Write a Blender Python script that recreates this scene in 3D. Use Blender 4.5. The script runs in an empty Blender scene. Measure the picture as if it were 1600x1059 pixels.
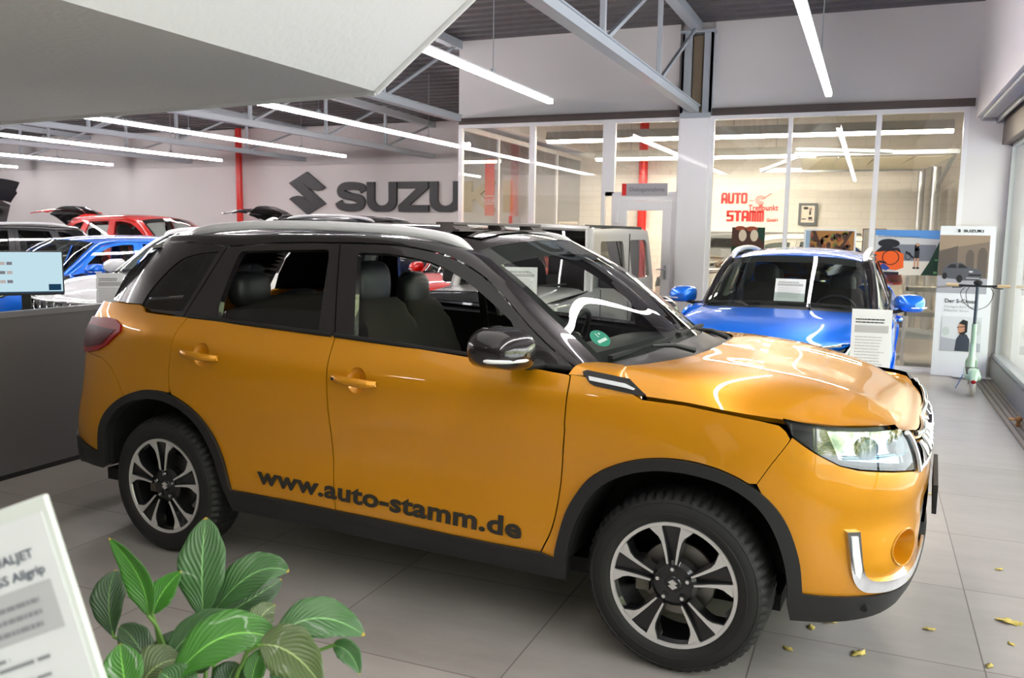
EXPO, SKY, TUBE_S, TUBE_W = 0.92, 5.2, 23.5, 50.0
import bpy, bmesh, math, random
import numpy as np
from mathutils import Vector, Matrix, Euler
from mathutils.geometry import delaunay_2d_cdt
PI = math.pi
SC = bpy.context.scene
COL = SC.collection
random.seed(7)

# ------------------------------------------------------------------ colours and materials
def lin(c):
    if isinstance(c, str):
        c = [int(c[i:i+2], 16) / 255 for i in (0, 2, 4)]
    return tuple((v / 12.92 if v <= .04045 else ((v + .055) / 1.055) ** 2.4) for v in c) + (1.,)
MATS = {}
def mat(name, c, rough=.5, metal=0., coat=0., coat_rough=.03, spec=.5, emit=None, es=1., bump=None, var=None, aniso=0):
    if name in MATS: return MATS[name]
    m = bpy.data.materials.new(name); m.use_nodes = True
    nt = m.node_tree; b = nt.nodes['Principled BSDF']
    col = lin(c)
    b.inputs['Base Color'].default_value = col
    b.inputs['Roughness'].default_value = rough
    b.inputs['Metallic'].default_value = metal
    b.inputs['Coat Weight'].default_value = coat
    b.inputs['Coat Roughness'].default_value = coat_rough
    b.inputs['Specular IOR Level'].default_value = spec
    if emit:
        b.inputs['Emission Color'].default_value = lin(emit); b.inputs['Emission Strength'].default_value = es
    if var or bump:
        tc = nt.nodes.new('ShaderNodeTexCoord')
        ns = nt.nodes.new('ShaderNodeTexNoise'); ns.inputs['Scale'].default_value = (var or bump)[0]; ns.inputs['Detail'].default_value = 4
        nt.links.new(tc.outputs['Object'], ns.inputs['Vector'])
        if var:   # (scale, amount)
            mx = nt.nodes.new('ShaderNodeMix'); mx.data_type = 'RGBA'
            mx.inputs[6].default_value = tuple(v * (1 - var[1]) for v in col[:3]) + (1,)
            mx.inputs[7].default_value = tuple(min(1, v * (1 + var[1])) for v in col[:3]) + (1,)
            nt.links.new(ns.outputs['Fac'], mx.inputs[0]); nt.links.new(mx.outputs[2], b.inputs['Base Color'])
        if bump:  # (scale, strength)
            bp = nt.nodes.new('ShaderNodeBump'); bp.inputs['Strength'].default_value = bump[1]; bp.inputs['Distance'].default_value = .01
            if var:
                ns = nt.nodes.new('ShaderNodeTexNoise'); ns.inputs['Scale'].default_value = bump[0]
                nt.links.new(tc.outputs['Object'], ns.inputs['Vector'])
            nt.links.new(ns.outputs['Fac'], bp.inputs['Height']); nt.links.new(bp.outputs['Normal'], b.inputs['Normal'])
    MATS[name] = m
    return m
def glass(name, tint=(1, 1, 1), ior=1.45, rough=0., extra=0.):
    """thin window glass: clear (or tinted) straight through, mirror-like by Fresnel"""
    if name in MATS: return MATS[name]
    m = bpy.data.materials.new(name); m.use_nodes = True; nt = m.node_tree; nt.nodes.clear()
    o = nt.nodes.new('ShaderNodeOutputMaterial'); mx = nt.nodes.new('ShaderNodeMixShader')
    t = nt.nodes.new('ShaderNodeBsdfTransparent'); t.inputs[0].default_value = tuple(tint) + (1,)
    g = nt.nodes.new('ShaderNodeBsdfGlossy'); g.inputs['Roughness'].default_value = rough
    f = nt.nodes.new('ShaderNodeFresnel'); f.inputs[0].default_value = ior
    ad = nt.nodes.new('ShaderNodeMath'); ad.operation = 'MULTIPLY_ADD'; ad.inputs[1].default_value = 1.; ad.inputs[2].default_value = extra
    ge = nt.nodes.new('ShaderNodeNewGeometry'); mp = nt.nodes.new('ShaderNodeMapRange'); mp.inputs[3].default_value = ior; mp.inputs[4].default_value = 1/ior
    nt.links.new(ge.outputs['Backfacing'], mp.inputs[0]); nt.links.new(mp.outputs[0], f.inputs[0])
    nt.links.new(f.outputs[0], ad.inputs[0]); nt.links.new(ad.outputs[0], mx.inputs[0])
    nt.links.new(t.outputs[0], mx.inputs[1]); nt.links.new(g.outputs[0], mx.inputs[2]); nt.links.new(mx.outputs[0], o.inputs[0])
    MATS[name] = m
    return m
def emis(name, c, s):
    if name in MATS: return MATS[name]
    m = bpy.data.materials.new(name); m.use_nodes = True; nt = m.node_tree; nt.nodes.clear()
    o = nt.nodes.new('ShaderNodeOutputMaterial'); e = nt.nodes.new('ShaderNodeEmission')
    e.inputs[0].default_value = lin(c); e.inputs[1].default_value = s
    nt.links.new(e.outputs[0], o.inputs[0]); MATS[name] = m
    return m

# ------------------------------------------------------------------ objects
def tag(o, label=None, cat=None, group=None, kind=None):
    if label: o['label'] = label
    if cat: o['category'] = cat
    if group: o['group'] = group
    if kind: o['kind'] = kind
    return o
def empty(name, loc=(0, 0, 0), rz=0., label=None, cat=None, group=None, parent=None):
    o = bpy.data.objects.new(name, None); COL.objects.link(o); o.empty_display_size = .1
    o.location = loc; o.rotation_euler = (0, 0, rz); o.parent = parent
    return tag(o, label, cat, group)
def link(name, me, m=None, parent=None, loc=None, rot=None):
    o = bpy.data.objects.new(name, me); COL.objects.link(o); o.parent = parent
    if m is not None:
        ms = m if isinstance(m, (list, tuple)) else [m]
        if not me.materials:
            for q in ms: me.materials.append(q)
        for i, q in enumerate(ms):
            if me.materials[i] != q:
                o.material_slots[i].link = 'OBJECT'; o.material_slots[i].material = q
    if loc is not None: o.location = loc
    if rot is not None: o.rotation_euler = rot
    return o
def copy_tree(o, parent=None):
    c = o.copy(); COL.objects.link(c); c.parent = parent
    for ch in list(o.children): copy_tree(ch, c)
    return c
class MB:
    """collects shapes into one mesh"""
    def __init__(s): s.v = []; s.f = []; s.mi = []; s.cur = 0
    def mat(s, i): s.cur = i; return s
    def add(s, vs, fs, M=None):
        k = len(s.v)
        if M is not None: vs = [M @ Vector(v) for v in vs]
        s.v += [tuple(v) for v in vs]; s.f += [tuple(k + i for i in f) for f in fs]; s.mi += [s.cur] * len(fs)
        return s
    def box(s, x0, x1, y0, y1, z0, z1, M=None):
        vs = [(x, y, z) for x in (x0, x1) for y in (y0, y1) for z in (z0, z1)]
        return s.add(vs, [(0,1,3,2),(4,6,7,5),(0,4,5,1),(2,3,7,6),(0,2,6,4),(1,5,7,3)], M)
    def bar(s, a, b, w, h=None, up=(0, 0, 1)):
        h = h or w; a, b = Vector(a), Vector(b); d = (b - a).normalized(); u = Vector(up)
        if abs(d.dot(u)) > .99: u = Vector((0, 1, 0))
        r = d.cross(u).normalized(); u = r.cross(d)
        vs = [p + r * sx * w / 2 + u * sz * h / 2 for p in (a, b) for sx, sz in ((-1,-1),(1,-1),(1,1),(-1,1))]
        return s.add(vs, [(3,2,1,0),(4,5,6,7),(0,1,5,4),(1,2,6,5),(2,3,7,6),(3,0,4,7)])
    def tube(s, pts, r, n=8, caps=True, closed=False, flat=None):
        pts = [Vector(p) for p in pts]; m = len(pts); rs = r if isinstance(r, (list, tuple)) else [r] * m
        vs = []; prev = None
        for i, p in enumerate(pts):
            if closed: d = (pts[(i + 1) % m] - pts[i - 1])
            else: d = (pts[min(i + 1, m - 1)] - pts[max(i - 1, 0)])
            d.normalize()
            if prev is None:
                u = Vector((0, 0, 1)) if abs(d.z) < .9 else Vector((0, 1, 0))
            else: u = prev
            rr = d.cross(u).normalized(); u = rr.cross(d).normalized(); prev = u
            for k in range(n):
                a = 2 * PI * k / n
                vs.append(p + rr * math.cos(a) * rs[i] + u * math.sin(a) * rs[i] * (flat or 1))
        fs = []
        for i in range(m if closed else m - 1):
            j = (i + 1) % m
            for k in range(n):
                l = (k + 1) % n
                fs.append((i*n+k, i*n+l, j*n+l, j*n+k))
        if caps and not closed:
            fs.append(tuple(range(n))[::-1]); fs.append(tuple((m-1)*n + k for k in range(n)))
        return s.add(vs, fs)
    def cyl(s, a, b, r, n=20, r2=None):
        return s.tube([a, b], [r, r if r2 is None else r2], n)
    def lathe(s, prof, n=32, axis='z', c=(0, 0, 0), closed=False, M=None):
        """prof: (radius, height) pairs"""
        vs = []; k = len(prof)
        for i in range(n):
            a = 2 * PI * i / n; ca, sa = math.cos(a), math.sin(a)
            for r, h in prof:
                v = (r*ca, r*sa, h) if axis == 'z' else ((r*ca, h, r*sa) if axis == 'y' else (h, r*ca, r*sa))
                vs.append((v[0]+c[0], v[1]+c[1], v[2]+c[2]))
        fs = []
        for i in range(n):
            j = (i + 1) % n
            for q in range(k if closed else k - 1):
                w = (q + 1) % k
                fs.append((i*k+q, j*k+q, j*k+w, i*k+w))
        return s.add(vs, fs, M)
    def prism(s, poly, d0, d1, M=None):
        """2D outline (x, y) between z = d0 and d1, placed by M"""
        n = len(poly)
        vs = [(p[0], p[1], d0) for p in poly] + [(p[0], p[1], d1) for p in poly]
        fs = [tuple(range(n))[::-1], tuple(range(n, 2*n))] + [(i, (i+1) % n, n + (i+1) % n, n + i) for i in range(n)]
        return s.add(vs, fs, M)
    def ell(s, c, r, n=16, m=10, M=None, pw=1.):
        """(super)ellipsoid"""
        sg = lambda v: math.copysign(abs(v) ** pw, v)
        vs = [(c[0], c[1], c[2] - r[2])]
        for j in range(1, m):
            b = -PI/2 + PI*j/m
            for i in range(n):
                a = 2*PI*i/n
                vs.append((c[0]+r[0]*sg(math.cos(b))*sg(math.cos(a)), c[1]+r[1]*sg(math.cos(b))*sg(math.sin(a)), c[2]+r[2]*sg(math.sin(b))))
        vs.append((c[0], c[1], c[2] + r[2]))
        fs = [(0, 1+(i+1) % n, 1+i) for i in range(n)]
        for j in range(m-2):
            for i in range(n):
                a, b = 1+j*n+i, 1+j*n+(i+1) % n
                fs.append((a, b, b+n, a+n))
        t = len(vs)-1; q = 1+(m-2)*n
        fs += [(q+i, q+(i+1) % n, t) for i in range(n)]
        return s.add(vs, fs, M)
    def grid(s, P, flip=False):
        """P: (nu, nv, 3) array"""
        nu, nv = len(P), len(P[0])
        vs = [tuple(P[i][j]) for i in range(nu) for j in range(nv)]
        fs = [(i*nv+j, (i+1)*nv+j, (i+1)*nv+j+1, i*nv+j+1) for i in range(nu-1) for j in range(nv-1)]
        if flip: fs = [f[::-1] for f in fs]
        return s.add(vs, fs)
    def mesh(s, name, smooth=True, angle=35):
        me = bpy.data.meshes.new(name); me.from_pydata(s.v, [], s.f)
        me.polygons.foreach_set('material_index', s.mi)
        me.polygons.foreach_set('use_smooth', [bool(smooth)] * len(s.f)); me.update()
        if smooth: me.set_sharp_from_angle(angle=math.radians(angle))
        return me
    def build(s, name, m, parent=None, smooth=True, angle=35, bevel=0, seg=2, loc=None, rot=None, sub=0, solid=0):
        me = s.mesh(name, smooth, angle)
        for q in (m if isinstance(m, (list, tuple)) else [m]): me.materials.append(q)
        o = bpy.data.objects.new(name, me); COL.objects.link(o); o.parent = parent
        if loc is not None: o.location = loc
        if rot is not None: o.rotation_euler = rot
        if solid:
            q = o.modifiers.new('t', 'SOLIDIFY'); q.thickness = solid; q.offset = -1
        if bevel:
            q = o.modifiers.new('b', 'BEVEL'); q.width = bevel; q.segments = seg; q.limit_method = 'ANGLE'; q.harden_normals = False
        if sub:
            q = o.modifiers.new('s', 'SUBSURF'); q.levels = sub; q.render_levels = sub
        return o
def recalc(me):
    bm = bmesh.new(); bm.from_mesh(me); bmesh.ops.recalc_face_normals(bm, faces=bm.faces); bm.to_mesh(me); bm.free()
def text_mesh(txt, size, depth=.002, bold=.0, align='LEFT', shear=0, spacing=1., res=3):
    cu = bpy.data.curves.new('t', 'FONT'); cu.body = txt; cu.size = size; cu.extrude = depth / 2; cu.offset = bold * size
    cu.align_x = align; cu.shear = shear; cu.space_character = spacing; cu.resolution_u = res
    ob = bpy.data.objects.new('t', cu); COL.objects.link(ob)
    bpy.context.view_layer.update()
    dg = bpy.context.evaluated_depsgraph_get()
    me = bpy.data.meshes.new_from_object(ob.evaluated_get(dg))
    bpy.data.objects.remove(ob); bpy.data.curves.remove(cu)
    me.materials.clear()
    return me
def spl(pts, n=6, closed=False):
    """Catmull-Rom through 2D/3D points"""
    P = [np.array(p, float) for p in pts]; m = len(P); out = []
    for i in range(m if closed else m - 1):
        p0 = P[(i-1) % m] if closed or i > 0 else 2*P[0]-P[1]
        p1, p2 = P[i], P[(i+1) % m]
        p3 = P[(i+2) % m] if closed or i + 2 < m else 2*P[-1]-P[-2]
        for k in range(n):
            t = k / n
            out.append(tuple(.5 * (2*p1 + (p2-p0)*t + (2*p0-5*p1+4*p2-p3)*t*t + (3*p1-p0-3*p2+p3)*t**3)))
    if not closed: out.append(tuple(P[-1]))
    return out
def inside(P, poly):
    x, y = P[:, 0], P[:, 1]; r = np.zeros(len(P), bool); n = len(poly); j = n - 1
    for i in range(n):
        xi, yi = poly[i]; xj, yj = poly[j]
        c = ((yi > y) != (yj > y)) & (x < (xj - xi) * (y - yi) / (yj - yi + 1e-15) + xi)
        r ^= c; j = i
    return r
def resample(poly, h):
    out = []
    n = len(poly)
    for i in range(n):
        a = np.array(poly[i][:2], float); b = np.array(poly[(i+1) % n][:2], float); L = np.hypot(*(b-a))
        if L < 1e-6: continue
        k = max(1, int(round(L / h)))
        for q in range(k): out.append(tuple(a + (b-a)*q/k))
    return out
def shrink(poly, d):
    """move an outline inward by d"""
    P = np.array(poly, float); A = .5*np.sum(P[:, 0]*np.roll(P[:, 1], -1) - np.roll(P[:, 0], -1)*P[:, 1])
    sg = 1 if A > 0 else -1
    e = np.roll(P, -1, 0) - P; e /= np.linalg.norm(e, axis=1, keepdims=True) + 1e-12
    n = np.stack([-e[:, 1], e[:, 0]], 1)*sg
    m = n + np.roll(n, 1, 0); m /= np.maximum(np.sum(m*n, 1, keepdims=True), .35)
    return [tuple(q) for q in P + m*d]
def trim(fn, poly, holes=(), h=.04, thick=.014, gap=0., center=(0, 0, .7), name='panel'):
    """a skin panel: the surface fn(u, v) cut to an outline, edges turned inward; exact normals"""
    if gap: poly = shrink(poly, gap)
    loops = [resample(poly, h)] + [resample(q, h) for q in holes]
    V = []; E = []
    for l in loops:
        k = len(V); V += l; E += [(k+i, k+(i+1) % len(l)) for i in range(len(l))]
    B = np.array(loops[0]); u0, v0 = B.min(0); u1, v1 = B.max(0)
    gu, gv = np.meshgrid(np.arange(u0+h/2, u1, h), np.arange(v0+h/2, v1, h), indexing='ij')
    gp = np.stack([gu.ravel(), gv.ravel()], 1)
    ok = inside(gp, loops[0])
    for l in loops[1:]: ok &= ~inside(gp, l)
    gp = gp[ok]
    allb = np.array(V)
    if len(gp):
        dm = np.array([np.min(np.hypot(*(allb - q).T)) for q in gp]); gp = gp[dm > h*.45]
    V2 = [Vector(v) for v in V] + [Vector(q) for q in gp]
    r = delaunay_2d_cdt(V2, E, [], 0, 1e-7)
    vs = np.array([tuple(v) for v in r[0]]); tris = np.array([tuple(f) for f in r[2] if len(f) == 3])
    c = vs[tris].mean(1); ok = inside(c, loops[0])
    for l in loops[1:]: ok &= ~inside(c, l)
    tris = tris[ok]
    P = fn(vs[:, 0], vs[:, 1]); e = 1e-3
    du = fn(vs[:, 0]+e, vs[:, 1]) - fn(vs[:, 0]-e, vs[:, 1]); dv = fn(vs[:, 0], vs[:, 1]+e) - fn(vs[:, 0], vs[:, 1]-e)
    N = np.cross(du, dv); N /= np.linalg.norm(N, axis=1, keepdims=True) + 1e-12
    cen = np.array(center)
    cc = np.stack([P[:, 0]*.85, 0*P[:, 0], 0*P[:, 0]+cen[2]], 1)
    if np.sum(N * (P - cc)) < 0: N = -N
    # orient triangles
    fn_ = np.cross(P[tris[:, 1]] - P[tris[:, 0]], P[tris[:, 2]] - P[tris[:, 0]])
    bad = np.sum(fn_ * N[tris[:, 0]], 1) < 0; tris[bad] = tris[bad][:, ::-1]
    # boundary edges
    ec = {}
    for t in tris:
        for a, b in ((t[0], t[1]), (t[1], t[2]), (t[2], t[0])): ec[(a, b)] = 1
    be = [(a, b) for (a, b) in ec if (b, a) not in ec]
    Q = [P]; NN = [N]; F = [tuple(map(int, t)) for t in tris]; k = len(P)
    if thick:
        rv = []; rn = []
        for a, b in be:
            i = k + len(rv)
            t = P[b] - P[a]; nn = np.cross(t, (N[a]+N[b])/2); nn /= np.linalg.norm(nn) + 1e-12
            rv += [P[a], P[b], P[b]-N[b]*thick, P[a]-N[a]*thick]; rn += [nn]*4
            F.append((i+1, i, i+3, i+2))
        if rv: Q.append(np.array(rv)); NN.append(np.array(rn))
    Q = np.concatenate(Q); NN = np.concatenate(NN)
    return Q, NN, F
def panel_mesh(name, QNF, mirror=False):
    Q, N, F = QNF
    Q = np.array(Q); N = np.array(N)
    if mirror: Q = Q*[1, -1, 1]; N = N*[1, -1, 1]; F = [f[::-1] for f in F]
    me = bpy.data.meshes.new(name); me.from_pydata(Q.tolist(), [], F)
    me.polygons.foreach_set('use_smooth', [True]*len(F)); me.update()
    me.normals_split_custom_set_from_vertices(N.tolist())
    return me
def net(rows, nu=8, nv=6):
    """Catmull-Rom surface through a net (nr, nc, 3)"""
    A = np.array(rows, float)
    A = np.array([spl(r, nv) for r in A])
    return np.array([spl(list(A[:, j]), nu) for j in range(A.shape[1])]).transpose(1, 0, 2)
def grid_mesh(name, P, mirror=False, flip=False, both=False):
    """smooth mesh from a (n, m, 3) grid; both=True makes the y-mirrored twin part of the same skin"""
    P = np.array(P)
    if mirror: P = P*[1, -1, 1]; flip = not flip
    if both:
        L = P[:, ::-1]*[1, -1, 1]; P = np.concatenate([L[:, :-1], P], 1)
    mb = MB().grid(P, flip); me = bpy.data.meshes.new(name); me.from_pydata(mb.v, [], mb.f)
    me.polygons.foreach_set('use_smooth', [True]*len(mb.f)); me.update()
    return me

# ------------------------------------------------------------------ surfaces of the crossover body
def herm(xs, ys, x):
    """cubic Hermite through (xs, ys) with limited slopes; ys may be (n,) or (n,k)"""
    xs = np.asarray(xs, float); ys = np.asarray(ys, float)
    sq = ys.ndim == 1
    if sq: ys = ys[:, None]
    x = np.clip(np.asarray(x, float), xs[0], xs[-1])
    h = np.diff(xs); d = np.diff(ys, axis=0) / h[:, None]
    m = np.zeros_like(ys)
    m[0] = d[0]; m[-1] = d[-1]
    if len(xs) > 2:
        w = h[1:, None] / (h[:-1] + h[1:])[:, None]
        m[1:-1] = d[:-1] * w + d[1:] * (1 - w)
    i = np.clip(np.searchsorted(xs, x, side='right') - 1, 0, len(xs) - 2)
    t = ((x - xs[i]) / h[i])[..., None]; hh = h[i][..., None]
    r = ((2*t**3 - 3*t**2 + 1) * ys[i] + (t**3 - 2*t**2 + t) * hh * m[i]
         + (-2*t**3 + 3*t**2) * ys[i+1] + (t**3 - t**2) * hh * m[i+1])
    return r[..., 0] if sq else r

# plan outline of the lower body, front centre to rear centre, (x, |y|)
PLAN = np.array([(.80,0),(.798,.15),(.790,.30),(.775,.44),(.745,.57),(.69,.68),(.60,.765),(.47,.825),(.32,.862),(.15,.880),
 (0,.885),(-.5,.886),(-1.2,.887),(-2.0,.887),(-2.4,.884),(-2.65,.875),(-2.88,.862),(-3.06,.832),(-3.20,.775),(-3.285,.665),(-3.33,.50),(-3.355,.28),(-3.37,0)])
_d = np.r_[0, np.cumsum(np.hypot(*np.diff(PLAN, axis=0).T))]
SP = _d - _d[10]                       # s = 0 at x = 0
SF, SR = SP[0], SP[-1]
def plan(s):
    p = herm(SP, PLAN, s); e = 2e-3
    t = herm(SP, PLAN, np.clip(s + e, SF, SR)) - herm(SP, PLAN, np.clip(s - e, SF, SR))
    n = np.stack([-t[..., 1], t[..., 0]], -1)
    return p, -n / (np.linalg.norm(n, axis=-1, keepdims=True) + 1e-12)
ZP = [.18,.28,.36,.45,.53,.62,.70,.78,.86,.93,.985,1.03,1.08,1.13,1.20]
OFF_S = [SF, -.95, -.72, -.50, -.20, .42, 1.5, 2.2, 2.55, 2.9, 3.2, SR]
OFF = np.array([
#  .18   .28   .36   .45   .53   .62   .70   .78   .86   .93   .985  1.03  1.08  1.13  1.20
 [-.14, -.05, -.015,-.005, .0,   .0,   .0,  -.012,-.045,-.080,-.105,-.13, -.17, -.22, -.30],
 [-.15, -.05, -.015,-.005,-.002,-.004, .004, .0,  -.012,-.028,-.050,-.08, -.13, -.20, -.30],
 [-.13, -.045,-.012, .0,  -.004,-.008, .0,   .004,-.004,-.016,-.035,-.06, -.11, -.18, -.28],
 [-.10, -.04, -.015,-.004, .0,   .0,   .002, .0,  -.006,-.020,-.035,-.06, -.10, -.16, -.26],
 [-.08, -.04, -.015,-.003, .003, .006, .008, .004,-.004,-.016,-.028,-.045,-.075,-.11, -.18],
 [-.08, -.045,-.015,-.014,-.020,-.026,-.020,-.006, .000,-.001,-.008,-.025,-.055,-.085,-.12],
 [-.08, -.045,-.015,-.016,-.026,-.030,-.018,-.004, .000,-.001,-.008,-.024,-.052,-.080,-.11],
 [-.08, -.045,-.015,-.010,-.012,-.008, .000, .004, .000,-.004,-.008,-.016,-.036,-.066,-.11],
 [-.08, -.04, -.012,-.002, .004, .008, .008, .004,-.004,-.008,-.008,-.008,-.020,-.048,-.10],
 [-.08, -.035,-.005, .004, .008, .004,-.002,-.010,-.018,-.024,-.030,-.036,-.052,-.075,-.12],
 [-.08, -.03,  .0,   .008, .012, .004,-.012,-.024,-.034,-.042,-.050,-.060,-.078,-.105,-.15],
 [-.08, -.02,  .01,  .015, .018, .0,  -.03, -.045,-.055,-.065,-.08, -.10, -.12, -.15, -.19]])
def off(s, z):
    s = np.asarray(s, float); z = np.asarray(z, float)
    rows = herm(OFF_S, OFF, s)                       # (..., nz)
    shp = np.broadcast(s, z).shape
    rows = np.broadcast_to(rows, shp + (len(ZP),)).reshape(-1, len(ZP)); zz = np.broadcast_to(z, shp).reshape(-1)
    xs = np.array(ZP); h = np.diff(xs); d = np.diff(rows, axis=1) / h
    m = np.zeros_like(rows); m[:, 0] = d[:, 0]; m[:, -1] = d[:, -1]
    w = h[1:] / (h[:-1] + h[1:]); m[:, 1:-1] = d[:, :-1] * w + d[:, 1:] * (1 - w)
    zc = np.clip(zz, xs[0], xs[-1]); i = np.clip(np.searchsorted(xs, zc, side='right') - 1, 0, len(xs) - 2); k = np.arange(len(zz))
    t = (zc - xs[i]) / h[i]; hh = h[i]
    r = ((2*t**3-3*t**2+1)*rows[k, i] + (t**3-2*t**2+t)*hh*m[k, i] + (-2*t**3+3*t**2)*rows[k, i+1] + (t**3-t**2)*hh*m[k, i+1])
    return r.reshape(shp)
def S(s, z, lift=0.):
    """lower body skin, right-hand side (y < 0)"""
    s, z = np.broadcast_arrays(np.asarray(s, float), np.asarray(z, float))
    p, n = plan(s); o = off(s, z) + lift
    q = p + n * o[..., None]
    return np.stack([q[..., 0], -np.maximum(q[..., 1], 0), z], -1)
def G(x, z, lift=0.):
    """glasshouse side skin"""
    x, z = np.broadcast_arrays(np.asarray(x, float), np.asarray(z, float))
    yb = herm([-3.3,-3.05,-2.8,-2.5,-2.1,-1.5,-1.0,-.6,-.3], [.70,.745,.775,.793,.803,.805,.795,.765,.715], x)
    k = herm([-3.3,-2.8,-1.5,-.3], [.30,.33,.34,.34], x)
    zz = z - 1.12
    y = yb - k * zz - .10 * np.maximum(zz, 0)**2 - 2.2 * np.maximum(z - 1.49, 0)**2
    return np.stack([x, -(y + lift), z], -1)
ROOF_X = [-3.12,-2.95,-2.7,-2.3,-1.8,-1.4,-1.1,-.95,-.84]
ROOF_Z = [1.535,1.552,1.572,1.592,1.600,1.592,1.572,1.552,1.530]
def R(x, y):
    x, y = np.broadcast_arrays(np.asarray(x, float), np.asarray(y, float))
    z = herm(ROOF_X, ROOF_Z, x) - .055 * (y / .6)**2 - .03 * (np.abs(y) / .62)**6
    return np.stack([x, y, z], -1)
# hood: columns from centre to gap; every row a station u (rear to front) of (x,|y|,z)
HOOD = np.array([
 [(-.05,0,1.095),(-.06,.25,1.093),(-.10,.45,1.088),(-.19,.62,1.08),(-.255,.70,1.075),(-.245,.745,1.055),(-.20,.785,1.025),(-.135,.818,.992)],
 [(.06,0,1.085),(.055,.25,1.085),(.04,.45,1.083),(0,.60,1.078),(-.02,.69,1.068),(-.015,.755,1.045),(0,.795,1.015),(.02,.822,.985)],
 [(.22,0,1.065),(.22,.25,1.065),(.21,.42,1.066),(.20,.57,1.062),(.19,.67,1.048),(.18,.745,1.022),(.175,.79,.994),(.17,.822,.970)],
 [(.40,0,1.035),(.40,.25,1.035),(.39,.40,1.037),(.375,.54,1.032),(.36,.635,1.015),(.345,.71,.988),(.335,.755,.963),(.33,.785,.953)],
 [(.55,0,.995),(.548,.25,.995),(.54,.40,.997),(.52,.52,.990),(.50,.60,.972),(.485,.655,.952),(.48,.69,.932),(.475,.715,.936)],
 [(.655,0,.942),(.652,.25,.942),(.642,.39,.944),(.622,.49,.942),(.602,.555,.938),(.588,.605,.932),(.578,.645,.928),(.572,.672,.936)],
 [(.705,0,.905),(.703,.25,.905),(.697,.39,.908),(.684,.485,.913),(.668,.54,.918),(.655,.575,.924),(.645,.605,.927),(.635,.632,.936)],
 [(.748,0,.884),(.747,.25,.884),(.742,.39,.887),(.730,.485,.895),(.716,.535,.905),(.701,.568,.914),(.687,.592,.922),(.674,.614,.930)],
 [(.770,0,.862),(.769,.25,.862),(.762,.40,.866),(.748,.50,.876),(.730,.55,.890),(.714,.580,.902),(.699,.603,.913),(.683,.622,.926)]])
HOOD[1:5, :2, 2] -= .004
WS = np.array([   # windscreen rows from bottom to top, centre to edge
 [(-.205,0,1.112),(-.212,.25,1.108),(-.245,.45,1.098),(-.300,.60,1.085),(-.352,.692,1.072)],
 [(-.41,0,1.262),(-.418,.25,1.259),(-.448,.44,1.250),(-.50,.57,1.238),(-.555,.655,1.222)],
 [(-.635,0,1.415),(-.643,.25,1.412),(-.665,.42,1.402),(-.715,.54,1.387),(-.765,.61,1.372)],
 [(-.86,0,1.530),(-.87,.25,1.526),(-.90,.40,1.516),(-.93,.50,1.503),(-.96,.565,1.487)]])
# ------------------------------------------------------------------ camera
cam = bpy.data.cameras.new('camera'); camo = bpy.data.objects.new('camera', cam); COL.objects.link(camo)
cam.sensor_width = 36; cam.lens = 1346.33 / 1600 * 36; cam.clip_start = .05; cam.clip_end = 200
def cam_axes(yaw, pitch, roll):
    r = Vector((math.cos(yaw), math.sin(yaw), 0)); f = Vector((-math.sin(yaw), math.cos(yaw), 0)); u = Vector((0, 0, 1))
    f2 = f*math.cos(pitch) - u*math.sin(pitch); u2 = u*math.cos(pitch) + f*math.sin(pitch)
    return r*math.cos(roll) + u2*math.sin(roll), -r*math.sin(roll) + u2*math.cos(roll), f2
_r, _u, _f = cam_axes(math.radians(22.4158), math.radians(7.14215), math.radians(.83757))
camo.matrix_world = Matrix(((_r.x, _u.x, -_f.x, 0), (_r.y, _u.y, -_f.y, 0), (_r.z, _u.z, -_f.z, 1.57276), (0, 0, 0, 1)))
cam.dof.use_dof = True; cam.dof.focus_distance = 3.9; cam.dof.aperture_fstop = 7.1
SC.camera = camo
vs_ = SC.view_settings; vs_.view_transform = 'Standard'; vs_.look = 'None'; vs_.gamma = 1; vs_.use_curve_mapping = False; vs_.exposure = EXPO
SC.cycles.use_denoising = True
try: SC.cycles.denoiser = 'OPENIMAGEDENOISE'
except Exception: pass
SC.cycles.max_bounces = 10; SC.cycles.transparent_max_bounces = 24; SC.cycles.glossy_bounces = 5; SC.cycles.diffuse_bounces = 4
SC.cycles.caustics_reflective = False; SC.cycles.caustics_refractive = False; SC.cycles.sample_clamp_indirect = 6

# ------------------------------------------------------------------ daylight outside: bright sky above a band of leafy trees
w = bpy.data.worlds.new('world'); SC.world = w; w.use_nodes = True; nt = w.node_tree; bg = nt.nodes['Background']
tc = nt.nodes.new('ShaderNodeTexCoord'); sx = nt.nodes.new('ShaderNodeSeparateXYZ'); nt.links.new(tc.outputs['Generated'], sx.inputs[0])
n1 = nt.nodes.new('ShaderNodeTexNoise'); n1.inputs['Scale'].default_value = 9; n1.inputs['Detail'].default_value = 6; n1.inputs['Roughness'].default_value = .7
nt.links.new(tc.outputs['Generated'], n1.inputs['Vector'])
r1 = nt.nodes.new('ShaderNodeValToRGB'); e = r1.color_ramp.elements
e[0].position = .36; e[0].color = (.05,.06,.035,1); e[1].position = .62; e[1].color = (1.,1.,.95,1)
a_ = r1.color_ramp.elements.new(.46); a_.color = (.16,.21,.09,1); a_ = r1.color_ramp.elements.new(.54); a_.color = (.45,.47,.22,1)
nt.links.new(n1.outputs['Fac'], r1.inputs[0])
mr = nt.nodes.new('ShaderNodeMapRange'); mr.inputs[1].default_value = .22; mr.inputs[2].default_value = .42; nt.links.new(sx.outputs['Z'], mr.inputs[0])
mx = nt.nodes.new('ShaderNodeMix'); mx.data_type = 'RGBA'; nt.links.new(mr.outputs[0], mx.inputs[0]); nt.links.new(r1.outputs[0], mx.inputs[6]); mx.inputs[7].default_value = (.98,.985,1.,1)
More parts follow.
